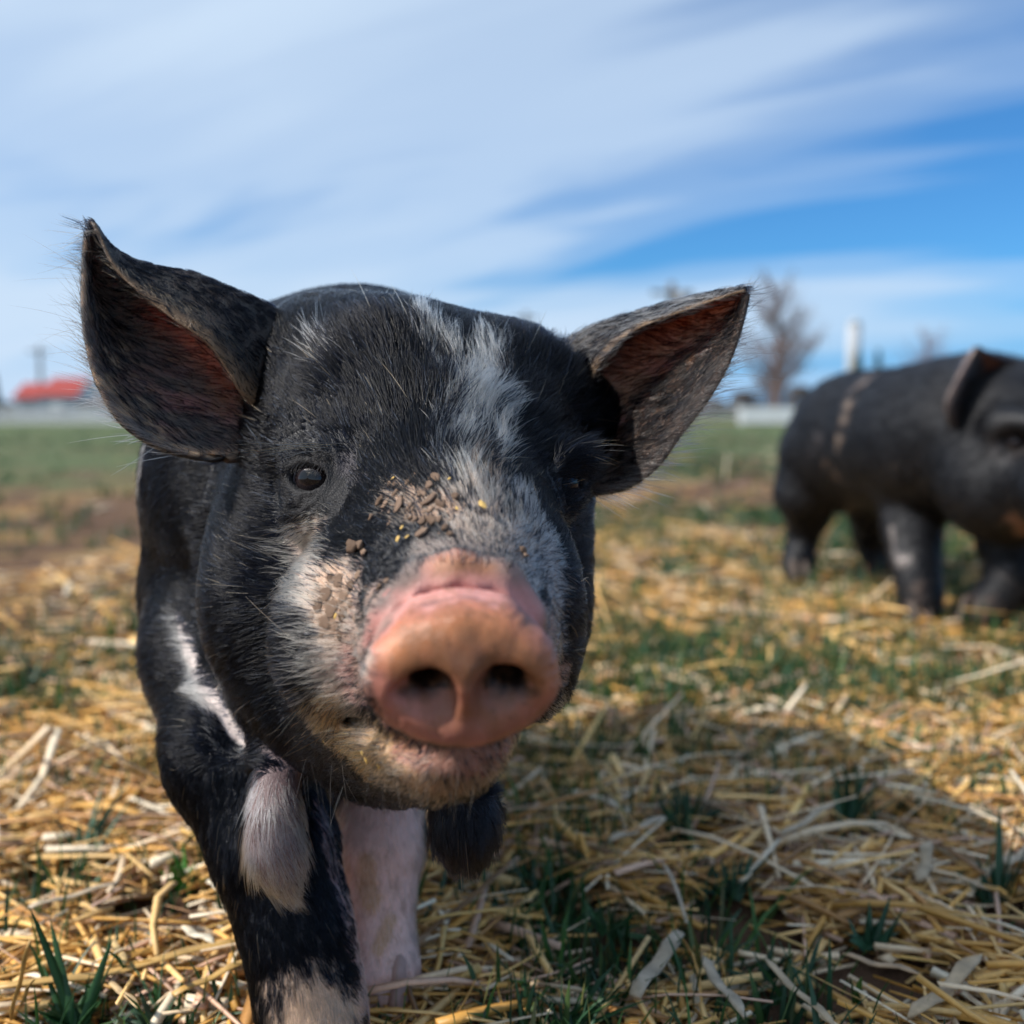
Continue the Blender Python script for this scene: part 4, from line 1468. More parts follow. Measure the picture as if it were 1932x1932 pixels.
for pl, rad, colr, sf in (([(1655, 700), (1615, 735)], [12, 14], (.21, .15, .12), .5), ([(1600, 760), (1585, 810), (1580, 850)], [14, 12, 10], (.22, .16, .12), .5),
                          ([(1560, 880), (1590, 910), (1610, 930)], [10, 10, 8], (.20, .14, .11), .6), ([(1605, 950), (1612, 965)], [14, 10], (.22, .16, .14), .5), ([(1680, 880)] * 2, [12, 12], (.13, .11, .10), .6),
                          ([(1670, 970), (1685, 1020), (1702, 1052)], [6, 7, 13], (.42, .37, .35), .4), ([(1915, 830)] * 2, [26, 26], (.07, .06, .06), .6),
                          ([(1730, 1115)] * 2, [14, 14], (.18, .12, .09), .6), ([(1845, 1165), (1832, 1150)], [26, 20], (.30, .19, .14), .5), ([(1900, 1075)] * 2, [10, 10], (.10, .09, .09), .5),
                          ([(1925, 985), (1932, 1000)], [18, 18], (.35, .20, .15), .5), ([(1545, 820), (1530, 870)], [14, 10], (.06, .05, .05), .6)):
    Cc[:n2_] = over(Cc[:n2_], np.array(colr) * 0.95, infl(V2, patch(pl, rad), sf + 0.3) * np.clip(vnoise(V2, 75) * 3.4 - 1.05, 0.0, 1))
body_bvh = sv
sn2 = np.linalg.norm(V2 - P(2038, 968, 1.165), axis=1) < 0.045
Cc[:n2_][sn2] = (.40, .19, .13)
for off, e_ in ((n2_, ear2), (n2_ + len(ear2[0]), ear3)):
    m_ = len(e_[0])
    lowedge = np.clip((0.13 - e_[3]) * 14, 0, 1) * np.clip(1.15 - e_[2] * 1.3, 0.1, 1)
    ce_ = np.tile(np.array((.02, .017, .017)), (m_, 1))
    ce_ = over(ce_, (.16, .05, .02), np.exp(-((e_[3] - .75) / .15) ** 2) * (e_[4] == 0))
    Cc[off:off + m_] = over(ce_, (.22, .16, .14), lowedge)
PIG2 = empty('pig', (0.63, 1.65, 0), label='mud-spattered black piglet at the right edge with its front leg raised', cat='pig', group='piglets in the straw paddock')
me = np_mesh('pig_body', VV, QQ, Cc)
SK2 = np.zeros((len(VV), 3))
SK2[:, 1] = 0.45
SK2[:, 2] = 0.3
put_color(me, 'skin', SK2)
link('body', me, M_SKIN, PIG2)
ce = P(1917, 836, 1.285)
vv_, qq_, T_, Ph_ = uv_sphere(ce, .015, unit(EYE - ce), 20, 24)
link('eye', np_mesh('eye', vv_, qq_, np.where((T_ < 1.0)[:, None], np.array((.012, .008, .008)), np.array((.2, .17, .17)))), M_EYE, PIG2)
for c_, hd, z in ((P(1728, 1158, 1.475), (0.1, -1), 0), (P(1505, 1090, 1.845), (0.1, -1), 0), (np.array((0.69, 1.86, 0)), (0.1, -1), 0), (P(1832, 1172, 1.425), (-0.6, -0.6), .010)):
    for sd in (-1, 1):
        link('hoof', hoof_mesh((c_[0] + sd * .010, c_[1] - .006, z), hd, 1.35), M_HOOF2, PIG2)
# short coat of the second pig
tri2 = np.concatenate([QQ[:, [0, 1, 2]], QQ[:, [0, 2, 3]]])
ta = 0.5 * np.linalg.norm(np.cross(VV[tri2[:, 1]] - VV[tri2[:, 0]], VV[tri2[:, 2]] - VV[tri2[:, 0]]), axis=1)
n_h = 60000
pk2 = np.searchsorted(np.cumsum(ta), rng.random(n_h) * ta.sum())
hp2 = VV[tri2[pk2]].mean(1) + rng.normal(0, 0.0015, (n_h, 3))
hn2 = vnormals(VV, QQ)[tri2[pk2, 0]]
hc2 = Cc[tri2[pk2, 0]] * 0.45
p2 = grow(hp2, hn2, np.tile(np.array((-0.2, 0.8, -0.6)), (n_h, 1)), np.full(n_h, .016), np.full(n_h, .35), None, None, clump=0.4)
hair_object('fur', p2, np.full(n_h, .00022), hc2, M_FUR, PIG2, kind='stuff')

# ================================================================== GROUND
M_GROUND, h, b = mat_new('paddock_ground')
t = h.n('ShaderNodeNewGeometry')
pos = t.outputs['Position']
nA = h.noise(pos, 0.55, 5, 0.6)
nB = h.noise(pos, 3.2, 6, 0.65)
nC = h.noise(pos, 26, 6, 0.7)
nD = h.noise(pos, 180, 3, 0.6)
soil = h.mix(nC, (.060, .033, .020, 1), (.185, .110, .070, 1))
green = h.mix(nC, (.055, .085, .035, 1), (.145, .175, .085, 1))
strawc = h.mix(nC, (.22, .125, .050, 1), (.52, .33, .14, 1))
sepp = h.n('ShaderNodeSeparateXYZ', i_0=pos)
yy = sepp.outputs[1]
far = h.ramp(h.math('DIVIDE', yy, 40.0), [(0.0, (0, 0, 0)), (0.09, (0.0,) * 3), (0.16, (0.55,) * 3), (0.6, (1,) * 3)])
gm = h.math('ADD', h.math('ADD', h.math('MULTIPLY', nA, 0.9), h.math('MULTIPLY', nB, 0.6)), h.math('MULTIPLY', far, 0.34))
gm = h.ramp(gm, [(0.80, (0, 0, 0)), (0.97, (1, 1, 1))])
sm = h.math('ADD', h.math('MULTIPLY', nB, 0.8), h.math('MULTIPLY', nA, 0.35))
sm = h.ramp(sm, [(0.56, (0, 0, 0)), (0.68, (0.85,) * 3)])
cc = h.mix(sm, soil, strawc)
cc = h.mix(gm, cc, green)
h.set(b.inputs['Base Color'], cc)
b.inputs['Roughness'].default_value = 0.95
b.inputs['Specular IOR Level'].default_value = 0.15
bp = h.n('ShaderNodeBump', i_Strength=0.8, i_Distance=0.02, i_Height=h.math('ADD', nC, h.math('MULTIPLY', nD, 0.4)))
h.set(b.inputs['Normal'], bp.outputs[0])


def ground_z(x, y):
    p = np.stack([x, y, np.zeros_like(x)], 1)
    near = np.clip(1.0 - (y - 3.0) / 6.0, 0, 1)
    return ((vnoise(p, 7) - 0.5) * 0.018 + (vnoise(p, 2.1) - 0.5) * 0.03) * near - 0.012 + 0.012 * (1 - near)


yy_ = np.concatenate([np.arange(-0.6, 4.0, 0.03), 4.0 * 1.06 ** np.arange(0, 96)])
xx_ = np.concatenate([-(2.4 * 1.09 ** np.arange(70, 0, -1)), np.arange(-2.4, 2.41, 0.03), 2.4 * 1.09 ** np.arange(1, 71)])
yb = -0.6 - 0.1 * 1.2 ** np.arange(40, 0, -1)
yy_ = np.concatenate([yb, yy_])
GX, GY = np.meshgrid(xx_, yy_, indexing='ij')
gz = ground_z(GX.ravel(), np.maximum(GY.ravel(), -1))
ii = np.arange(GX.size).reshape(GX.shape)
gq = np.stack([ii[:-1, :-1], ii[1:, :-1], ii[1:, 1:], ii[:-1, 1:]], -1).reshape(-1, 4)
link('ground', np_mesh('ground', np.stack([GX.ravel(), GY.ravel(), gz], 1), gq), M_GROUND, kind='structure')

STRAW_C = 1.2 * np.array([(.66, .37, .10), (.58, .31, .075), (.74, .48, .19), (.72, .55, .36), (.80, .68, .50), (.44, .22, .07), (.26, .14, .065), (.60, .38, .26), (.70, .45, .15)])


def tubes(P0, P1, wid, thk, bend, cols, rows=4):
    """flattened closed stalks, one block of geometry"""
    n = len(P0)
    ax = unit(P1 - P0)
    side = unit(np.cross(ax, np.array((0, 0, 1.0))) + 1e-6)
    upv = np.cross(side, ax)
    roll = rng.normal(0, 0.5, n)[:, None]
    sd = side * np.cos(roll) + upv * np.sin(roll)
    un = np.cross(sd, ax)
    Vv = np.zeros((n, rows, 4, 3))
    for i in range(rows):
        s = i / (rows - 1)
        c = P0 + (P1 - P0) * s + upv * (bend * 4 * s * (1 - s))[:, None] + side * (bend * 2.5 * s * (1 - s))[:, None]
        wf = 0.85 + 0.15 * math.cos(s * 3.1)
        Vv[:, i, 0] = c - sd * (wid * wf / 2)[:, None]
        Vv[:, i, 1] = c + un * (thk / 2)[:, None]
        Vv[:, i, 2] = c + sd * (wid * wf / 2)[:, None]
        Vv[:, i, 3] = c - un * (thk / 2)[:, None]
    base = (np.arange(n) * rows * 4)[:, None]
    q = []
    for i in range(rows - 1):
        for k in range(4):
            q.append(base + np.array([[i * 4 + k, i * 4 + (k + 1) % 4, (i + 1) * 4 + (k + 1) % 4, (i + 1) * 4 + k]]))
    q.append(base + np.array([[3, 2, 1, 0]]))
    e = (rows - 1) * 4
    q.append(base + np.array([[e, e + 1, e + 2, e + 3]]))
    q = np.concatenate(q)
    cc_ = np.repeat(cols, rows * 4, axis=0)
    return Vv.reshape(-1, 3), q, cc_


def straw_cover(x, y):
    """how much straw lies at a place (clumpy)"""
    p = np.stack([x, y, np.zeros_like(x)], 1)
    return vnoise(p, 3.3) * 0.6 + vnoise(p + 9, 1.2) * 0.6


TUFT_AT = [G(*q)[:2] for q in ((140, 1935), (290, 1945), (1050, 1950), (1030, 1680), (1150, 1760), (1290, 1560), (1600, 1545), (1380, 1690), (1640, 1790), (1440, 1850), (1880, 1700), (350, 1680), (150, 1610), (430, 1470), (60, 1290), (1270, 1080))]


def clear_tufts(x, y, r=0.030):
    """straw does not lie where a tuft grows, nor just before it"""
    ok = np.ones(len(x), bool)
    for bx, by in TUFT_AT:
        ok &= ((x - bx) / (r * 1.3)) ** 2 + ((y - by + r * 0.8) / (r * 1.5)) ** 2 > 1
    return ok


def scatter_straw(n, y0, y1, spread, zmax, wmin, wmax, lmin, lmax, rows, thin):
    y = y0 * (y1 / y0) ** rng.random(n)
    x = (rng.random(n) - 0.5) * 2 * (y * 0.58 + spread)
    cov = straw_cover(x, y)
    left_bare = (x < -0.3) & (y > 2.0)
    k = rng.random(n) < np.clip((cov - thin) * 4, 0.05, 1) * np.where(y > 1.9, np.clip(2.6 - y * 0.55, 0.10, 1), 1) * np.where(left_bare, 0.10, 1)
    x, y = x[k], y[k]
    k = clear_tufts(x, y)
    x, y = x[k], y[k]
    n = len(x)
    L = rng.uniform(lmin, lmax, n) * (0.5 + rng.random(n) ** 2 * 1.2)
    an = rng.normal(0.15, 0.85, n)
    tilt = rng.normal(0, 0.10, n) + (rng.random(n) < 0.04) * (y > 0.6) * rng.normal(0, 0.35, n)
    L = np.minimum(L, np.where(y < 0.62, 0.075, 0.15))
    dirv = np.stack([np.cos(an) * np.cos(tilt), np.sin(an) * np.cos(tilt), np.sin(tilt)], 1)
    z = ground_z(x, y) + rng.random(n) ** 1.3 * zmax + 0.002 + np.abs(np.sin(tilt)) * L * 0.45
    c = np.stack([x, y, z], 1)
    dd = rng.random(n)
    ci = rng.choice(len(STRAW_C), n, p=[.17, .13, .17, .13, .09, .09, .06, .08, .08])
    cols = STRAW_C[ci] * (0.75 + 0.45 * dd)[:, None]
    wd = rng.uniform(wmin, wmax, n) * np.where(rng.random(n) < 0.15, 1.7, 1)
    return tubes(c - dirv * L[:, None] / 2, c + dirv * L[:, None] / 2, wd, wd * rng.uniform(0.2, 0.5, n), rng.normal(0, 0.06, n) * L, cols, rows)


def join(blocks):
    vs, qs, cs, off = [], [], [], 0
    for v_, q_, c_ in blocks:
        vs.append(v_)
        qs.append(q_ + off)
        cs.append(c_)
        off += len(v_)
    return np.concatenate(vs), np.concatenate(qs), np.concatenate(cs)


blk = [scatter_straw(17000, 0.40, 1.1, 0.10, 0.020, .0014, .0058, .022, .095, 4, 0.14),
       scatter_straw(13000, 1.0, 2.6, 0.25, 0.022, .0020, .0070, .030, .095, 3, 0.30),
       scatter_straw(9000, 2.2, 9.0, 0.4, 0.02, .003, .008, .05, .14, 3, 0.42)]
v_, q_, c_ = join(blk)
link('straw_litter', np_mesh('straw_litter', v_, q_, c_, smooth=False), M_STRAW, label='golden straw scattered thickly over the paddock soil', kind='stuff')


def blades(base, tip, wid, cols, rows=4, sag=0.25):
    """grass blades: folded strips with thickness at the keel"""
    n = len(base)
    ax = tip - base
    L = np.linalg.norm(ax, axis=1)
    hor = ax.copy()
    hor[:, 2] = 0
    side = unit(np.cross(unit(ax), np.array((0, 0, 1.0))) + rng.normal(0, 0.35, (n, 3)) + 1e-6)
    fold = unit(np.cross(side, unit(ax)))
    Vv = np.zeros((n, rows, 3, 3))
    for i in range(rows):
        s = i / (rows - 1)
        c = base + ax * s + np.array((0, 0, 1.0)) * (L * sag * 2 * s * (1 - s))[:, None]
        wf = (1 - s ** 2.2) * 0.9 + 0.1
        if i == rows - 1:
            wf = 0.06
        Vv[:, i, 0] = c - side * (wid * wf / 2)[:, None]
        Vv[:, i, 1] = c + fold * (wid * wf * 0.22)[:, None]
        Vv[:, i, 2] = c + side * (wid * wf / 2)[:, None]
    b_ = (np.arange(n) * rows * 3)[:, None]
    q = []
    for i in range(rows - 1):
        for k in range(2):
            q.append(b_ + np.array([[i * 3 + k, i * 3 + k + 1, (i + 1) * 3 + k + 1, (i + 1) * 3 + k]]))
    return Vv.reshape(-1, 3), np.concatenate(q), np.repeat(cols, rows * 3, axis=0)


GRASS_C = np.array([(.026, .075, .036), (.035, .095, .030), (.055, .135, .030), (.045, .10, .055), (.085, .14, .045), (.16, .16, .055)])


def scatter_grass(nt_, y0, y1, spread, per, hmin, hmax, wmin, wmax, rows):
    y = y0 * (y1 / y0) ** rng.random(nt_)
    x = (rng.random(nt_) - 0.5) * 2 * (y * 0.58 + spread)
    p = np.stack([x, y, np.zeros_like(x)], 1)
    g = vnoise(p + 40, 2.6) * 0.7 + vnoise(p + 70, 0.8) * 0.5
    bare = ((x < -0.35) & (y > 2.0) & (y < 8.5)) | ((x > 0) & (y > 3.2) & (y < 4.6))
    k = rng.random(nt_) < np.clip((g - np.where(y > 0.95, 0.47, 0.47)) * 5, 0.02, 1) * np.where(bare, 0.12, 1) * np.where((x < 0.0) & (y < 0.75), 0.22, 1) * np.where((x < -0.15) & (y > 0.75) & (y < 2.4), 0.4, 1)
    x, y = x[k], y[k]
    n = len(x) * per
    X_ = np.repeat(x, per) + rng.normal(0, 0.012, n) * (1 + np.repeat(y, per) * 0.15)
    Y_ = np.repeat(y, per) + rng.normal(0, 0.012, n) * (1 + np.repeat(y, per) * 0.15)
    L = rng.uniform(hmin, hmax, n)
    an = rng.uniform(0, 6.283, n)
    ln = np.abs(rng.normal(0.5, 0.35, n))
    base = np.stack([X_, Y_, ground_z(X_, Y_) - 0.002], 1)
    tip = base + np.stack([np.cos(an) * np.sin(ln), np.sin(an) * np.sin(ln), np.cos(ln)], 1) * L[:, None]
    cols = GRASS_C[rng.choice(6, n, p=[.24, .24, .16, .2, .1, .06])] * (0.7 + 0.6 * rng.random(n))[:, None]
    return blades(base, tip, rng.uniform(wmin, wmax, n), cols, rows)


v_, q_, c_ = join([scatter_grass(2300, 0.42, 1.3, 0.1, 8, .018, .055, .0018, .0045, 4), scatter_grass(4600, 1.0, 3.4, 0.3, 9, .025, .07, .003, .006, 3), scatter_grass(4200, 3.0, 26, 0.5, 8, .02, .055, .006, .014, 3)])
link('grass_cover', np_mesh('grass_cover', v_, q_, c_), M_GRASS, label='short green grass growing up through the straw', kind='stuff')

# ------------------------------------------------------------------ single stalks one can point at
PALE, GOLD, BROWN, CREAM = (.50, .40, .28), (.60, .37, .12), (.27, .155, .075), (.80, .72, .56)


def stalk(a_, b_, wpx, col, label, lift=(0.018, 0.02), bend=0.0, name='straw_stalk'):
    p, q = G(*a_, z=lift[0]), G(*b_, z=lift[1])
    d = (np.linalg.norm(p - EYE) + np.linalg.norm(q - EYE)) / 2
    wd = wpx * d / FPX
    wd *= 0.8
    n = 9
    s = np.linspace(0, 1, n)
    ctr = p[None] + (q - p)[None] * s[:, None]
    L = np.linalg.norm(q - p)
    ctr[:, 2] += bend * L * 4 * s * (1 - s)
    ax = unit(q - p)
    side = unit(np.cross(ax, (0, 0, 1.0)))
    upv = np.cross(side, ax)
    seg = 8
    vs, cs = [], []
    for i in range(n):
        node = 1.18 if i in (3, 6) else 1.0
        for k in range(seg):
            an = k * 2 * math.pi / seg
            fl = node * (0.55 + 0.45 * math.sin(i * 2.3 + wpx)) if i in (0, n - 1) else node
            wob = side * (wd * 0.12 * math.sin(i * 0.9 + wpx)) + upv * (wd * 0.2 * math.sin(i * 1.3))
            crease = 0.55 if k in (1, 2, 3) and i % 4 else 1.0
            vs.append(ctr[i] + wob + side * math.cos(an) * wd / 2 * fl + upv * math.sin(an) * wd * 0.20 * crease)
            cs.append(np.array(col) * (0.72 if i in (3, 6) else 1.0) * (0.9 + 0.2 * ((k * 37 + i * 11) % 7) / 7))
    q4 = []
    for i in range(n - 1):
        for k in range(seg):
            q4.append((i * seg + k, i * seg + (k + 1) % seg, (i + 1) * seg + (k + 1) % seg, (i + 1) * seg + k))
    fs = [np.array(q4), np.array([list(range(seg))[::-1], list(range((n - 1) * seg, n * seg))])]
    o = link(name, np_mesh(name, np.array(vs), fs, np.array(cs)), M_STRAW, label=label, cat='straw', group='straw stalks lying in the foreground')
    return o


S_ = stalk
S_((-30, 1868), (470, 1768), 24, GOLD, 'long thick golden straw stalk lying towards the dark front leg, behind the bright grass tuft', bend=-0.02)
S_((54, 1712), (222, 1664), 15, PALE, 'pale grey straw stalk lying aslant above the tallest grass blade at left')
S_((173, 1712), (232, 1672), 12, (.52, .34, .25), 'short pinkish straw stalk just right of the pale slanting one at left')
S_((326, 1876), (478, 1806), 20, GOLD, 'golden straw stalk pointing at the sock of the dark front leg')
S_((20, 1925), (56, 1773), 12, GOLD, 'upright golden straw stalk at the bottom left corner beside the grass tuft', lift=(0.005, .05))
S_((30, 1915), (62, 1848), 9, GOLD, 'small upright straw stalk leaning beside the taller one in the bottom left corner', lift=(0.005, .03))
S_((214, 1774), (238, 1816), 13, (.66, .46, .2), 'short yellow straw piece standing above the long golden stalk at left')
S_((208, 1852), (262, 1898), 13, (.66, .46, .24), 'short yellow straw piece lying right of the bright grass tuft')
S_((393, 1664), (440, 1677), 22, CREAM, 'bright white straw chip touching the left outline of the dark front leg', lift=(.02, .022))
S_((342, 1746), (404, 1778), 18, CREAM, 'white straw chip lying below the bright chip left of the dark front leg')
S_((770, 1792), (978, 1616), 15, BROWN, 'long dark brown stalk slanting up behind the black wattle', lift=(0.01, .03))
S_((1196, 1880), (1281, 1756), 34, PALE, 'broad pale flat straw blade lying at bottom centre half in shadow', lift=(.015, .02))
S_((1147, 1588), (1252, 1540), 22, PALE, 'pale grey straw stalk in the shade right of the black wattle')
S_((1470, 1578), (1575, 1514), 18, PALE, 'pale straw stalk leaning in the shaded grass at right', lift=(.015, .025))
S_((1716, 1922), (1854, 1800), 30, (.55, .40, .24), 'thick tan straw stalk slanting up at the bottom right corner')
S_((1441, 1808), (1580, 1940), 18, (.56, .42, .26), 'tan straw stalk slanting down to the bottom edge right of centre')
S_((1323, 1805), (1403, 1916), 24, PALE, 'grey straw stalk between the broad pale blade and the tan slanting stalk')
S_((1734, 1666), (1755, 1585), 24, PALE, 'short pale straw piece standing upright in the shade at right', lift=(.01, .03))
S_((1588, 1800), (1735, 1836), 18, (.50, .33, .19), 'tan straw stalk lying level above the thick corner stalk at right')
S_((1895, 1632), (1960, 1590), 28, PALE, 'pale flat straw piece cut off by the right edge of the picture')
S_((1250, 1628), (1296, 1740), 8, PALE, 'thin grey bent straw above the broad pale blade', bend=0.06)
S_((1690, 1726), (1990, 1742), 11, (.58, .36, .12), 'thin golden straw lying level to the right edge in the shade', bend=0.03)

# ------------------------------------------------------------------ single grass tufts, blade by blade
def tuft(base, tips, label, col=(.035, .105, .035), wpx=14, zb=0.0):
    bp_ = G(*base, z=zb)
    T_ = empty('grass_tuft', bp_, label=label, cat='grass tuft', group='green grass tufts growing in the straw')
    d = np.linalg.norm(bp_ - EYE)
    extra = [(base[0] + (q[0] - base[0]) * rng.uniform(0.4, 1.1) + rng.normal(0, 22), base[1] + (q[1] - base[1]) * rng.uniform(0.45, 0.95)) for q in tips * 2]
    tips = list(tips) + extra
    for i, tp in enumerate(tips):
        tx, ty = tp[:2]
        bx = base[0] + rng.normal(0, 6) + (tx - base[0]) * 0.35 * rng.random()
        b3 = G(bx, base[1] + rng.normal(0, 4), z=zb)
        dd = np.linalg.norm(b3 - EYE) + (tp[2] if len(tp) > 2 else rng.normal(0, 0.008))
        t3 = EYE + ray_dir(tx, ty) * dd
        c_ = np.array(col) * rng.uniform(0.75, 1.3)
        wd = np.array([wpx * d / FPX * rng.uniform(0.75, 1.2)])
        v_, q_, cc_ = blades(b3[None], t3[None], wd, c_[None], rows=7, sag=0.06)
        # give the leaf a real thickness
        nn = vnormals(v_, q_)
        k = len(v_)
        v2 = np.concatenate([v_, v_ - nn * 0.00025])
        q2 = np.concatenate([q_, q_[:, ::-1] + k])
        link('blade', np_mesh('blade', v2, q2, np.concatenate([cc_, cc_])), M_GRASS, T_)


tuft((140, 1935), [(56, 1712), (212, 1772), (198, 1822), (170, 1835), (108, 1880), (66, 1905), (205, 1872), (90, 1890), (185, 1850)], 'bright green grass tuft with one tall blade at the bottom left corner', wpx=17)
tuft((290, 1945), [(258, 1858), (268, 1880), (240, 1900), (350, 1888), (322, 1905), (220, 1915)], 'low bluish grass tuft at the bottom edge right of the tall-bladed tuft', col=(.05, .105, .06), wpx=13)
tuft((1050, 1950), [(1036, 1880), (1088, 1895), (1120, 1845), (1160, 1862), (1175, 1880), (1225, 1885)], 'dark grass tuft at the bottom edge near the centre of the picture', wpx=9)
tuft((1030, 1680), [(1000, 1600), (1040, 1590), (1070, 1625), (1095, 1610), (985, 1630), (1060, 1650), (1110, 1640)], 'sunlit green grass tuft right of the black wattle', col=(.06, .16, .03), wpx=11)
tuft((1150, 1760), [(1100, 1695), (1125, 1680), (1180, 1740), (1210, 1775), (1200, 1720), (1085, 1730)], 'broad-leaved green grass tuft above the broad pale straw blade', col=(.045, .12, .045), wpx=16)
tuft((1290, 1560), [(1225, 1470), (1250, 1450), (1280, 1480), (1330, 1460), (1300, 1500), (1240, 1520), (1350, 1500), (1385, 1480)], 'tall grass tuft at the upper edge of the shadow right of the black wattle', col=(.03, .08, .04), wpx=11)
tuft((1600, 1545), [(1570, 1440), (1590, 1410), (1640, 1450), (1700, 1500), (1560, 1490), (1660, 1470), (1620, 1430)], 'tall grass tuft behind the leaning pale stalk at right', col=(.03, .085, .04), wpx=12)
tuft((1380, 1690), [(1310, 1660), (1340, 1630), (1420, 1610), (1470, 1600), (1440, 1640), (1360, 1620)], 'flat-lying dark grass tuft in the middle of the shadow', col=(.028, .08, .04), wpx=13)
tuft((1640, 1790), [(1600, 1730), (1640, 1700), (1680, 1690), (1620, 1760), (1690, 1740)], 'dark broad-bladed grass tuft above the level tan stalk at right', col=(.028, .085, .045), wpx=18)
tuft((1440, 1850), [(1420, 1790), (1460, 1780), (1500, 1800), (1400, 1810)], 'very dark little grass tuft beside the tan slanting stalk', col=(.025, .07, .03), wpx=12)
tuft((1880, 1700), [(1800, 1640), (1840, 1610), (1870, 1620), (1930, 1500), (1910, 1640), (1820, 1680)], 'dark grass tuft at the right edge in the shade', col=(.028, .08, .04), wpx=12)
tuft((350, 1680), [(320, 1600), (345, 1590), (370, 1625), (300, 1640), (390, 1650)], 'vivid green grass tuft left of the white wattle', col=(.05, .19, .02), wpx=11)
tuft((150, 1610), [(100, 1540), (200, 1490), (250, 1460), (130, 1570), (220, 1540), (170, 1550)], 'loose dark grass tuft with a long leaning blade in the straw at left', col=(.035, .09, .045), wpx=10)
tuft((430, 1470), [(400, 1380), (440, 1400), (380, 1420), (460, 1430)], 'bluish grass tuft beside the black shoulder at left', col=(.04, .10, .05), wpx=9)
tuft((60, 1290), [(10, 1225), (40, 1215), (80, 1240), (110, 1260)], 'blurred grass tuft far left halfway up the straw', col=(.04, .10, .05), wpx=10)
tuft((1270, 1080), [(1235, 1045), (1250, 1035), (1290, 1040), (1310, 1050), (1215, 1050)], 'blurred dark grass tuft between the ear of the near piglet and the far piglet', col=(.03, .10, .04), wpx=10)

# ================================================================== BACKGROUND
M_WHITE = simple_mat('white_paint', (.70, .71, .72), (.80, .80, .80), 3, 0.55, 0.1)
M_TOWER = simple_mat('tower_paint', (.36, .38, .41), (.44, .46, .49), 3, 0.6, 0.1)
M_GREY = simple_mat('weathered_board', (.42, .43, .44), (.56, .56, .56), 5, 0.7, 0.2)
M_RED = simple_mat('red_roof', (.28, .040, .034), (.37, .065, .048), 2, 0.5, 0.1)
M_WALL = simple_mat('barn_wall', (.30, .36, .44), (.42, .47, .54), 2, 0.7, 0.1)
M_DARKROOF = simple_mat('dark_shingle', (.07, .06, .06), (.11, .09, .09), 3, 0.8, 0.2)
M_GLASS = simple_mat('window_pane', (.02, .025, .03), (.03, .035, .04), 2, 0.05, 0.0, 0.6)
M_POLE = simple_mat('pole_wood', (.10, .085, .075), (.16, .14, .12), 8, 0.85, 0.2)
M_STEEL = simple_mat('grey_steel', (.22, .24, .27), (.30, .32, .34), 8, 0.45, 0.1)
M_BARK = simple_mat('bark', (.13, .085, .075), (.20, .14, .125), 6, 0.9, 0.3)
M_BARKR = simple_mat('russet_twig', (.15, .075, .06), (.22, .12, .10), 6, 0.9, 0.3)
M_LEAF = col_mat('dark_foliage', 0.6, 0.3, 0, 4, 0.2, var=0.2)
M_ROAD = simple_mat('gravel', (.33, .33, .32), (.46, .45, .44), 1.5, 0.95, 0.4)


def at(px, d, z=0.0):
    """place on the ground, that far away, in that direction"""
    return np.array(((px - CX) / FPX * d, d, z))


def hz(py, d):
    return CAM_H + (HZ - py) / FPX * d


# gravel track along the far edge of the paddock
bm = bmesh.new()
add_box(bm, (-30, 36.5, 0.01), (44, 6.5, 0.06))
link('gravel_track', bm_mesh('gravel_track', bm), M_ROAD, kind='structure')
bm = bmesh.new()
add_box(bm, (14, 33, 0.012), (40, 3.0, 0.05))
link('soil_strip', bm_mesh('soil_strip', bm), simple_mat('bare_soil', (.17, .085, .06), (.25, .14, .10), 1.2, 0.95, 0.4), kind='structure')


def board_fence(x0, x1, d, ph, step, boards, label, mat, gap_h):
    w0, w1 = at(x0, d)[0], at(x1, d)[0]
    f = empty('board_fence', ((w0 + w1) / 2, d, 0), label=label, cat='fence')
    n = max(2, int(round((w1 - w0) / step)) + 1)
    bmp = bmesh.new()
    add_box(bmp, (0, 0, ph / 2), (0.10, 0.10, ph))
    pm = bm_mesh('post', bmp)
    pm.materials.append(mat)
    for i in range(n):
        o = bpy.data.objects.new('post', pm)
        COL.objects.link(o)
        o.parent = f
        o.location = (w0 + (w1 - w0) * i / (n - 1) - f.location.x, 0, 0)
    bl = (w1 - w0) / (n - 1)
    bmb = bmesh.new()
    add_box(bmb, (0, -0.065, 0), (bl - 0.01, 0.025, gap_h))
    bm_ = bm_mesh('board', bmb)
    bm_.materials.append(mat)
    for i in range(n - 1):
        for z in boards:
            o = bpy.data.objects.new('board', bm_)
            COL.objects.link(o)
            o.parent = f
            o.location = (w0 + bl * (i + 0.5) - f.location.x, 0, z)
    return f


board_fence(-420, 330, 41, 0.62, 2.4, (0.16, 0.36, 0.55), 'low weathered grey board fence along the gravel track at left', M_GREY, 0.15)
board_fence(1396, 1575, 31, 0.54, 1.6, (0.12, 0.29, 0.46), 'low white board fence behind the grass between the two piglets', M_WHITE, 0.155)
board_fence(1180, 1390, 44, 0.85, 2.4, (0.28, 0.72), 'faint pale rail fence further off behind the white board fence', M_GREY, 0.12)


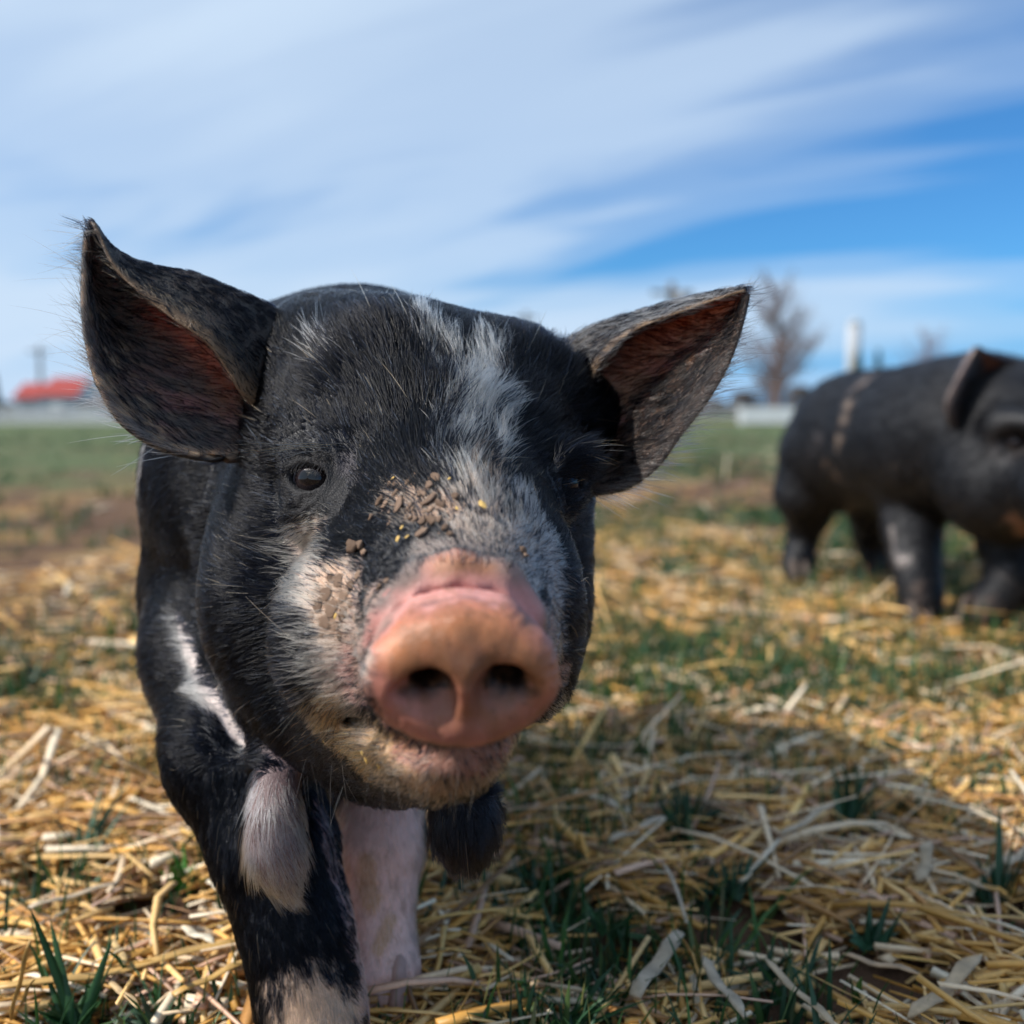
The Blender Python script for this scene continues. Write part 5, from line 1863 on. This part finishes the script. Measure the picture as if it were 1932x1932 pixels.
def barn():
    d = 95
    x0, x1, xm = at(34, d)[0], at(148, d)[0], at(80, d)[0]
    B = empty('barn', ((x0 + x1) / 2, d, 0), label='small blue-grey farm building with a bright red roof behind the left ear', cat='building')
    h1, h2 = hz(752, d), hz(748, d)
    for (a, b_, wh, rh, dep) in ((x0, xm, h1, hz(724, d), 5.0), (xm + 0.02, x1, h2, hz(713, d), 6.0)):
        bm = bmesh.new()
        add_box(bm, ((a + b_) / 2, d + dep / 2, wh / 2), (b_ - a, dep, wh))
        link('wall', bm_mesh('wall', bm), M_WALL, B)
        bm = bmesh.new()
        o = 0.25
        pr = [(d - o, wh - 0.05), (d + dep / 2, rh), (d + dep + o, wh - 0.05), (d + dep + o, wh + 0.05), (d + dep / 2, rh + 0.10), (d - o, wh + 0.05)]
        rings = [[bm.verts.new((x, y, z)) for y, z in pr] for x in (a - (o if a == x0 else 0), b_ + (o if b_ == x1 else 0))]
        for k in range(6):
            bm.faces.new((rings[0][k], rings[0][(k + 1) % 6], rings[1][(k + 1) % 6], rings[1][k]))
        bm.faces.new(rings[0][::-1])
        bm.faces.new(rings[1])
        bmesh.ops.recalc_face_normals(bm, faces=bm.faces)
        link('roof', bm_mesh('roof', bm), M_RED, B)
        # gables
        bm = bmesh.new()
        for x in ((a + 0.02,) if a == x0 else (b_ - 0.02,)):
            vs = [bm.verts.new((x + s, y, z)) for s in (-0.015, 0.015) for y, z in ((d + 0.02, wh), (d + dep / 2, rh - 0.05), (d + dep - 0.02, wh))]
            bm.faces.new(vs[:3])
            bm.faces.new(vs[3:][::-1])
        link('gable', bm_mesh('gable', bm), M_WHITE, B)
    for px_ in (50, 66, 95, 128):
        x = at(px_, d)[0]
        fm = bmesh.new()
        add_box(fm, (x, d - 0.02, 0.9), (0.9, 0.08, 0.8))
        fo = link('window', bm_mesh('window', fm), M_WHITE, B)
        pm = bmesh.new()
        add_box(pm, (x, d - 0.065, 0.9), (0.74, 0.02, 0.64))
        po = bpy.data.objects.new('pane', bm_mesh('pane', pm))
        po.data.materials.append(M_GLASS)
        COL.objects.link(po)
        po.parent = fo
        po.matrix_parent_inverse = fo.matrix_world.inverted() if False else Matrix.Translation(-Vector(B.location)) @ Matrix.Identity(4)
        po.matrix_parent_inverse = Matrix.Identity(4)
    x = at(112, d)[0]
    dm = bmesh.new()
    add_box(dm, (x, d - 0.03, 0.78), (0.95, 0.07, 1.56))
    link('door', bm_mesh('door', dm), M_WHITE, B)


barn()


def shed():
    d = 80
    x0, x1 = at(150, d)[0], at(196, d)[0]
    B = empty('shed', ((x0 + x1) / 2, d, 0), label='small grey shed with a dark roof right of the red-roofed building', cat='building')
    wh, rh = hz(764, d), hz(752, d)
    bm = bmesh.new()
    add_box(bm, ((x0 + x1) / 2, d + 1.5, wh / 2), (x1 - x0, 3, wh))
    link('wall', bm_mesh('wall', bm), M_GREY, B)
    bm = bmesh.new()
    add_box(bm, ((x0 + x1) / 2, d + 1.5, (wh + rh) / 2 + 0.06), (x1 - x0 + 0.4, 3.5, 0.14), tilt=Matrix.Rotation(math.radians(9), 4, 'X'))
    link('roof', bm_mesh('roof', bm), M_DARKROOF, B)
    bm = bmesh.new()
    add_box(bm, ((x0 + x1) / 2, d - 0.03, 0.42), (0.6, 0.05, 0.84))
    link('door', bm_mesh('door', bm), M_WHITE, B)


shed()


def utility_pole(px, d, top, r, label, arm=True, can=True):
    b_ = at(px, d)
    T_ = empty('utility_pole', b_, label=label, cat='utility pole', group='utility poles beyond the paddock')
    zt = hz(top, d)
    bm = bmesh.new()
    add_tube(bm, [(b_[0], d, 0), (b_[0], d, zt * 0.5), (b_[0], d, zt)], [r * 1.25, r * 1.1, r * 0.9], 10)
    link('shaft', bm_mesh('shaft', bm, True), M_POLE, T_)
    if arm:
        bm = bmesh.new()
        add_box(bm, (b_[0], d - r, zt - r * 3), (r * 12, r * 0.8, r * 1.0))
        ao = link('crossarm', bm_mesh('crossarm', bm), M_POLE, T_)
    if can:
        bm = bmesh.new()
        zz = zt - r * 8
        prof = [(0.0, 2.2), (0.15, 2.5), (4.4, 2.5), (4.8, 1.8), (5.0, 0.6)]
        add_tube(bm, [(b_[0] + r * 3.2, d, zz + a * r) for a, _ in prof], [q * r for _, q in prof], 14)
        link('transformer', bm_mesh('transformer', bm, True), M_STEEL, T_)


utility_pole(84, 110, 655, 0.20, 'grey utility pole rising behind the red-roofed building', can=False)
utility_pole(1262, 75, 538, 0.26, 'utility pole with a transformer standing above the right ear of the near piglet')
utility_pole(992, 130, 592, 0.28, 'faint far utility pole between the ears of the near piglet', can=False)


def silo():
    d = 140
    b_ = at(1603, d)
    S0 = empty('water_tower', b_, label='slim white tower rising behind the dark conifers at right', cat='tower')
    bm = bmesh.new()
    zt = hz(604, d)
    r = 0.95
    add_tube(bm, [(b_[0], d, 0), (b_[0], d, zt * 0.55), (b_[0], d, zt * 0.93)], [r * 1.05, r, r], 24)
    link('shaft', bm_mesh('shaft', bm, True), M_TOWER, S0)
    bm = bmesh.new()
    add_tube(bm, [(b_[0], d, zt * 0.93 + 0.01), (b_[0], d, zt * 0.97), (b_[0], d, zt)], [r * 1.04, r * 0.75, r * 0.1], 24)
    link('cap', bm_mesh('cap', bm, True), M_TOWER, S0)


silo()


def bare_tree(px, d, top, crown_px, label, mat, seed, trunk_r, low=0.12, n1=26):
    r_ = random.Random(seed)
    b_ = at(px, d)
    H = hz(top, d)
    W = crown_px / FPX * d
    T_ = empty('bare_tree', b_, label=label, cat='tree')
    bm = bmesh.new()
    tr = [(b_[0] + math.sin(k * 1.7) * 0.012 * H * k / 8, d, H * k / 8 * 0.97) for k in range(9)]
    add_tube(bm, tr, [trunk_r * (1 - 0.095 * k) + 0.01 for k in range(9)], 8)
    link('trunk', bm_mesh('trunk', bm, True), mat, T_)
    bm = bmesh.new()
    for i in range(n1):
        z0 = H * (low + (0.90 - low) * (i + r_.random()) / n1)
        an = r_.uniform(0, 6.28)
        frac = 1 - (z0 / H - low) / (1 - low)
        ln = W * 0.5 * (0.45 + 0.75 * frac) * r_.uniform(0.7, 1.15)
        dv = Vector((math.cos(an), math.sin(an), r_.uniform(0.7, 1.5))).normalized()
        p0 = Vector((b_[0], d, z0))
        p1 = p0 + dv * ln * 0.5
        p2 = p1 + (dv + Vector((0, 0, 0.35))).normalized() * ln * 0.55
        rb = trunk_r * 0.34 * (0.4 + frac * 0.6)
        add_tube(bm, [p0, p1, p2], [rb, rb * 0.6, rb * 0.2], 5)
        for j in range(13):
            s = r_.random()
            q0 = p0.lerp(p1, s * 2) if s < 0.5 else p1.lerp(p2, s * 2 - 1)
            dq = (dv + Vector((r_.uniform(-1, 1), r_.uniform(-1, 1), r_.uniform(-0.3, 1.1)))).normalized()
            l2 = ln * r_.uniform(0.18, 0.42)
            q1 = q0 + dq * l2
            add_tube(bm, [q0, q1], [rb * 0.28, rb * 0.08], 3)
            for k in range(4):
                dk = (dq + Vector((r_.uniform(-1, 1), r_.uniform(-1, 1), r_.uniform(-0.4, 1)))).normalized()
                qs = q0.lerp(q1, r_.uniform(0.3, 1))
                add_tube(bm, [qs, qs + dk * l2 * r_.uniform(0.4, 0.8)], [rb * 0.14, rb * 0.05], 3)
    link('crown', bm_mesh('crown', bm), mat, T_)


bare_tree(1462, 60, 535, 185, 'tall bare purplish tree standing between the right ear and the far piglet', M_BARK, 5, 0.27, n1=46)
bare_tree(1740, 75, 636, 130, 'reddish bare tree behind the back of the far piglet', M_BARKR, 9, 0.16, n1=34)


def shrub(px, d, top, w_px, n, cols, label, name, seed, leaf, cat, conical=False, group=None):
    r_ = np.random.default_rng(seed)
    b_ = at(px, d)
    H, W = hz(top, d), w_px / FPX * d
    T_ = empty(name, b_, label=label, cat=cat, group=group)
    bm = bmesh.new()
    add_tube(bm, [(b_[0], d, 0), (b_[0], d, H * 0.5), (b_[0], d, H * 0.9)], [W * 0.05, W * 0.035, W * 0.01], 7)
    link('trunk', bm_mesh('trunk', bm, True), M_BARK, T_)
    z = H * (0.06 + 0.94 * r_.random(n) ** (1.2 if conical else 0.8))
    lim = (1 - z / H) * 0.5 + 0.03 if conical else 0.5 * np.sqrt(np.clip(1 - ((z / H - 0.45) / 0.58) ** 2, 0.02, 1))
    an = r_.uniform(0, 6.283, n)
    lump = 0.72 + 0.45 * vnoise(np.stack([np.cos(an) * 2, np.sin(an) * 2, z / H * 6], 1) + seed, 1.0)
    rad = W * lim * lump * np.sqrt(r_.random(n))
    c = np.stack([b_[0] + np.cos(an) * rad, d + np.sin(an) * rad, z], 1)
    a1 = unit(r_.normal(0, 1, (n, 3)))
    a2_ = unit(np.cross(a1, r_.normal(0, 1, (n, 3))))
    sz = leaf * r_.uniform(0.6, 1.4, n)[:, None]
    vs = np.stack([c - a1 * sz, c + a2_ * sz * 0.45, c + a1 * sz, c - a2_ * sz * 0.45], 1).reshape(-1, 3)
    q = np.arange(n * 4).reshape(-1, 4)
    cc_ = np.array(cols)[r_.integers(0, len(cols), n)] * r_.uniform(0.7, 1.3, (n, 1))
    link('crown', np_mesh('crown', vs, q, np.repeat(cc_, 4, 0), False), M_LEAF, T_)


DG = [(.018, .05, .035), (.022, .065, .04), (.03, .07, .035)]
shrub(1612, 70, 664, 62, 3500, DG, 'dark green conifer at the foot of the white tower', 'conifer', 1, 0.10, 'tree', True)
shrub(1650, 64, 662, 46, 3000, [(.03, .055, .02), (.05, .065, .02)], 'olive conifer right of the dark one behind the far piglet', 'conifer', 2, 0.09, 'tree', True)
shrub(-14, 60, 670, 60, 4000, DG, 'dark evergreen cut off by the left edge of the picture', 'evergreen_tree', 3, 0.12, 'tree', True)
BRN = [(.12, .085, .07), (.16, .115, .095), (.10, .085, .07)]
for i, (px_, tp, w_, d_, lb) in enumerate(((1400, 738, 60, 58, 'brownish leafless shrub left of the bare tree trunk'), (1450, 700, 84, 62, 'taller brown thicket around the foot of the bare tree'), (1505, 728, 70, 57, 'brown shrub right of the bare tree above the white fence'), (1345, 752, 60, 80, 'low grey brown shrub behind the pale rail fence'), (1560, 736, 60, 66, 'brown shrub half hidden by the rump of the far piglet'))):
    shrub(px_, d_, tp, w_, 2600, BRN, lb, 'shrub', 20 + i, 0.07, 'shrub', False, 'leafless shrubs beyond the fences')
# far treeline that reads as one low mass
r_ = np.random.default_rng(77)
n = 24000
an = r_.uniform(-1.25, 1.25, n)
D = r_.uniform(420, 470, n)
hh = 2 + 5 * vnoise(np.stack([an * 40, an * 0, an * 0], 1), 0.9)
c = np.stack([np.sin(an) * D, np.cos(an) * D, r_.random(n) * hh], 1)
a1 = unit(r_.normal(0, 1, (n, 3)))
a2_ = unit(np.cross(a1, r_.normal(0, 1, (n, 3))))
vs = np.stack([c - a1 * 1.3, c + a2_ * 0.7, c + a1 * 1.3, c - a2_ * 0.7], 1).reshape(-1, 3)
cc_ = np.array([(.07, .075, .07), (.10, .085, .075), (.05, .06, .05)])[r_.integers(0, 3, n)]
link('far_treeline', np_mesh('far_treeline', vs, np.arange(n * 4).reshape(-1, 4), np.repeat(cc_, 4, 0), False), M_LEAF, label='far low treeline along the horizon', kind='stuff')
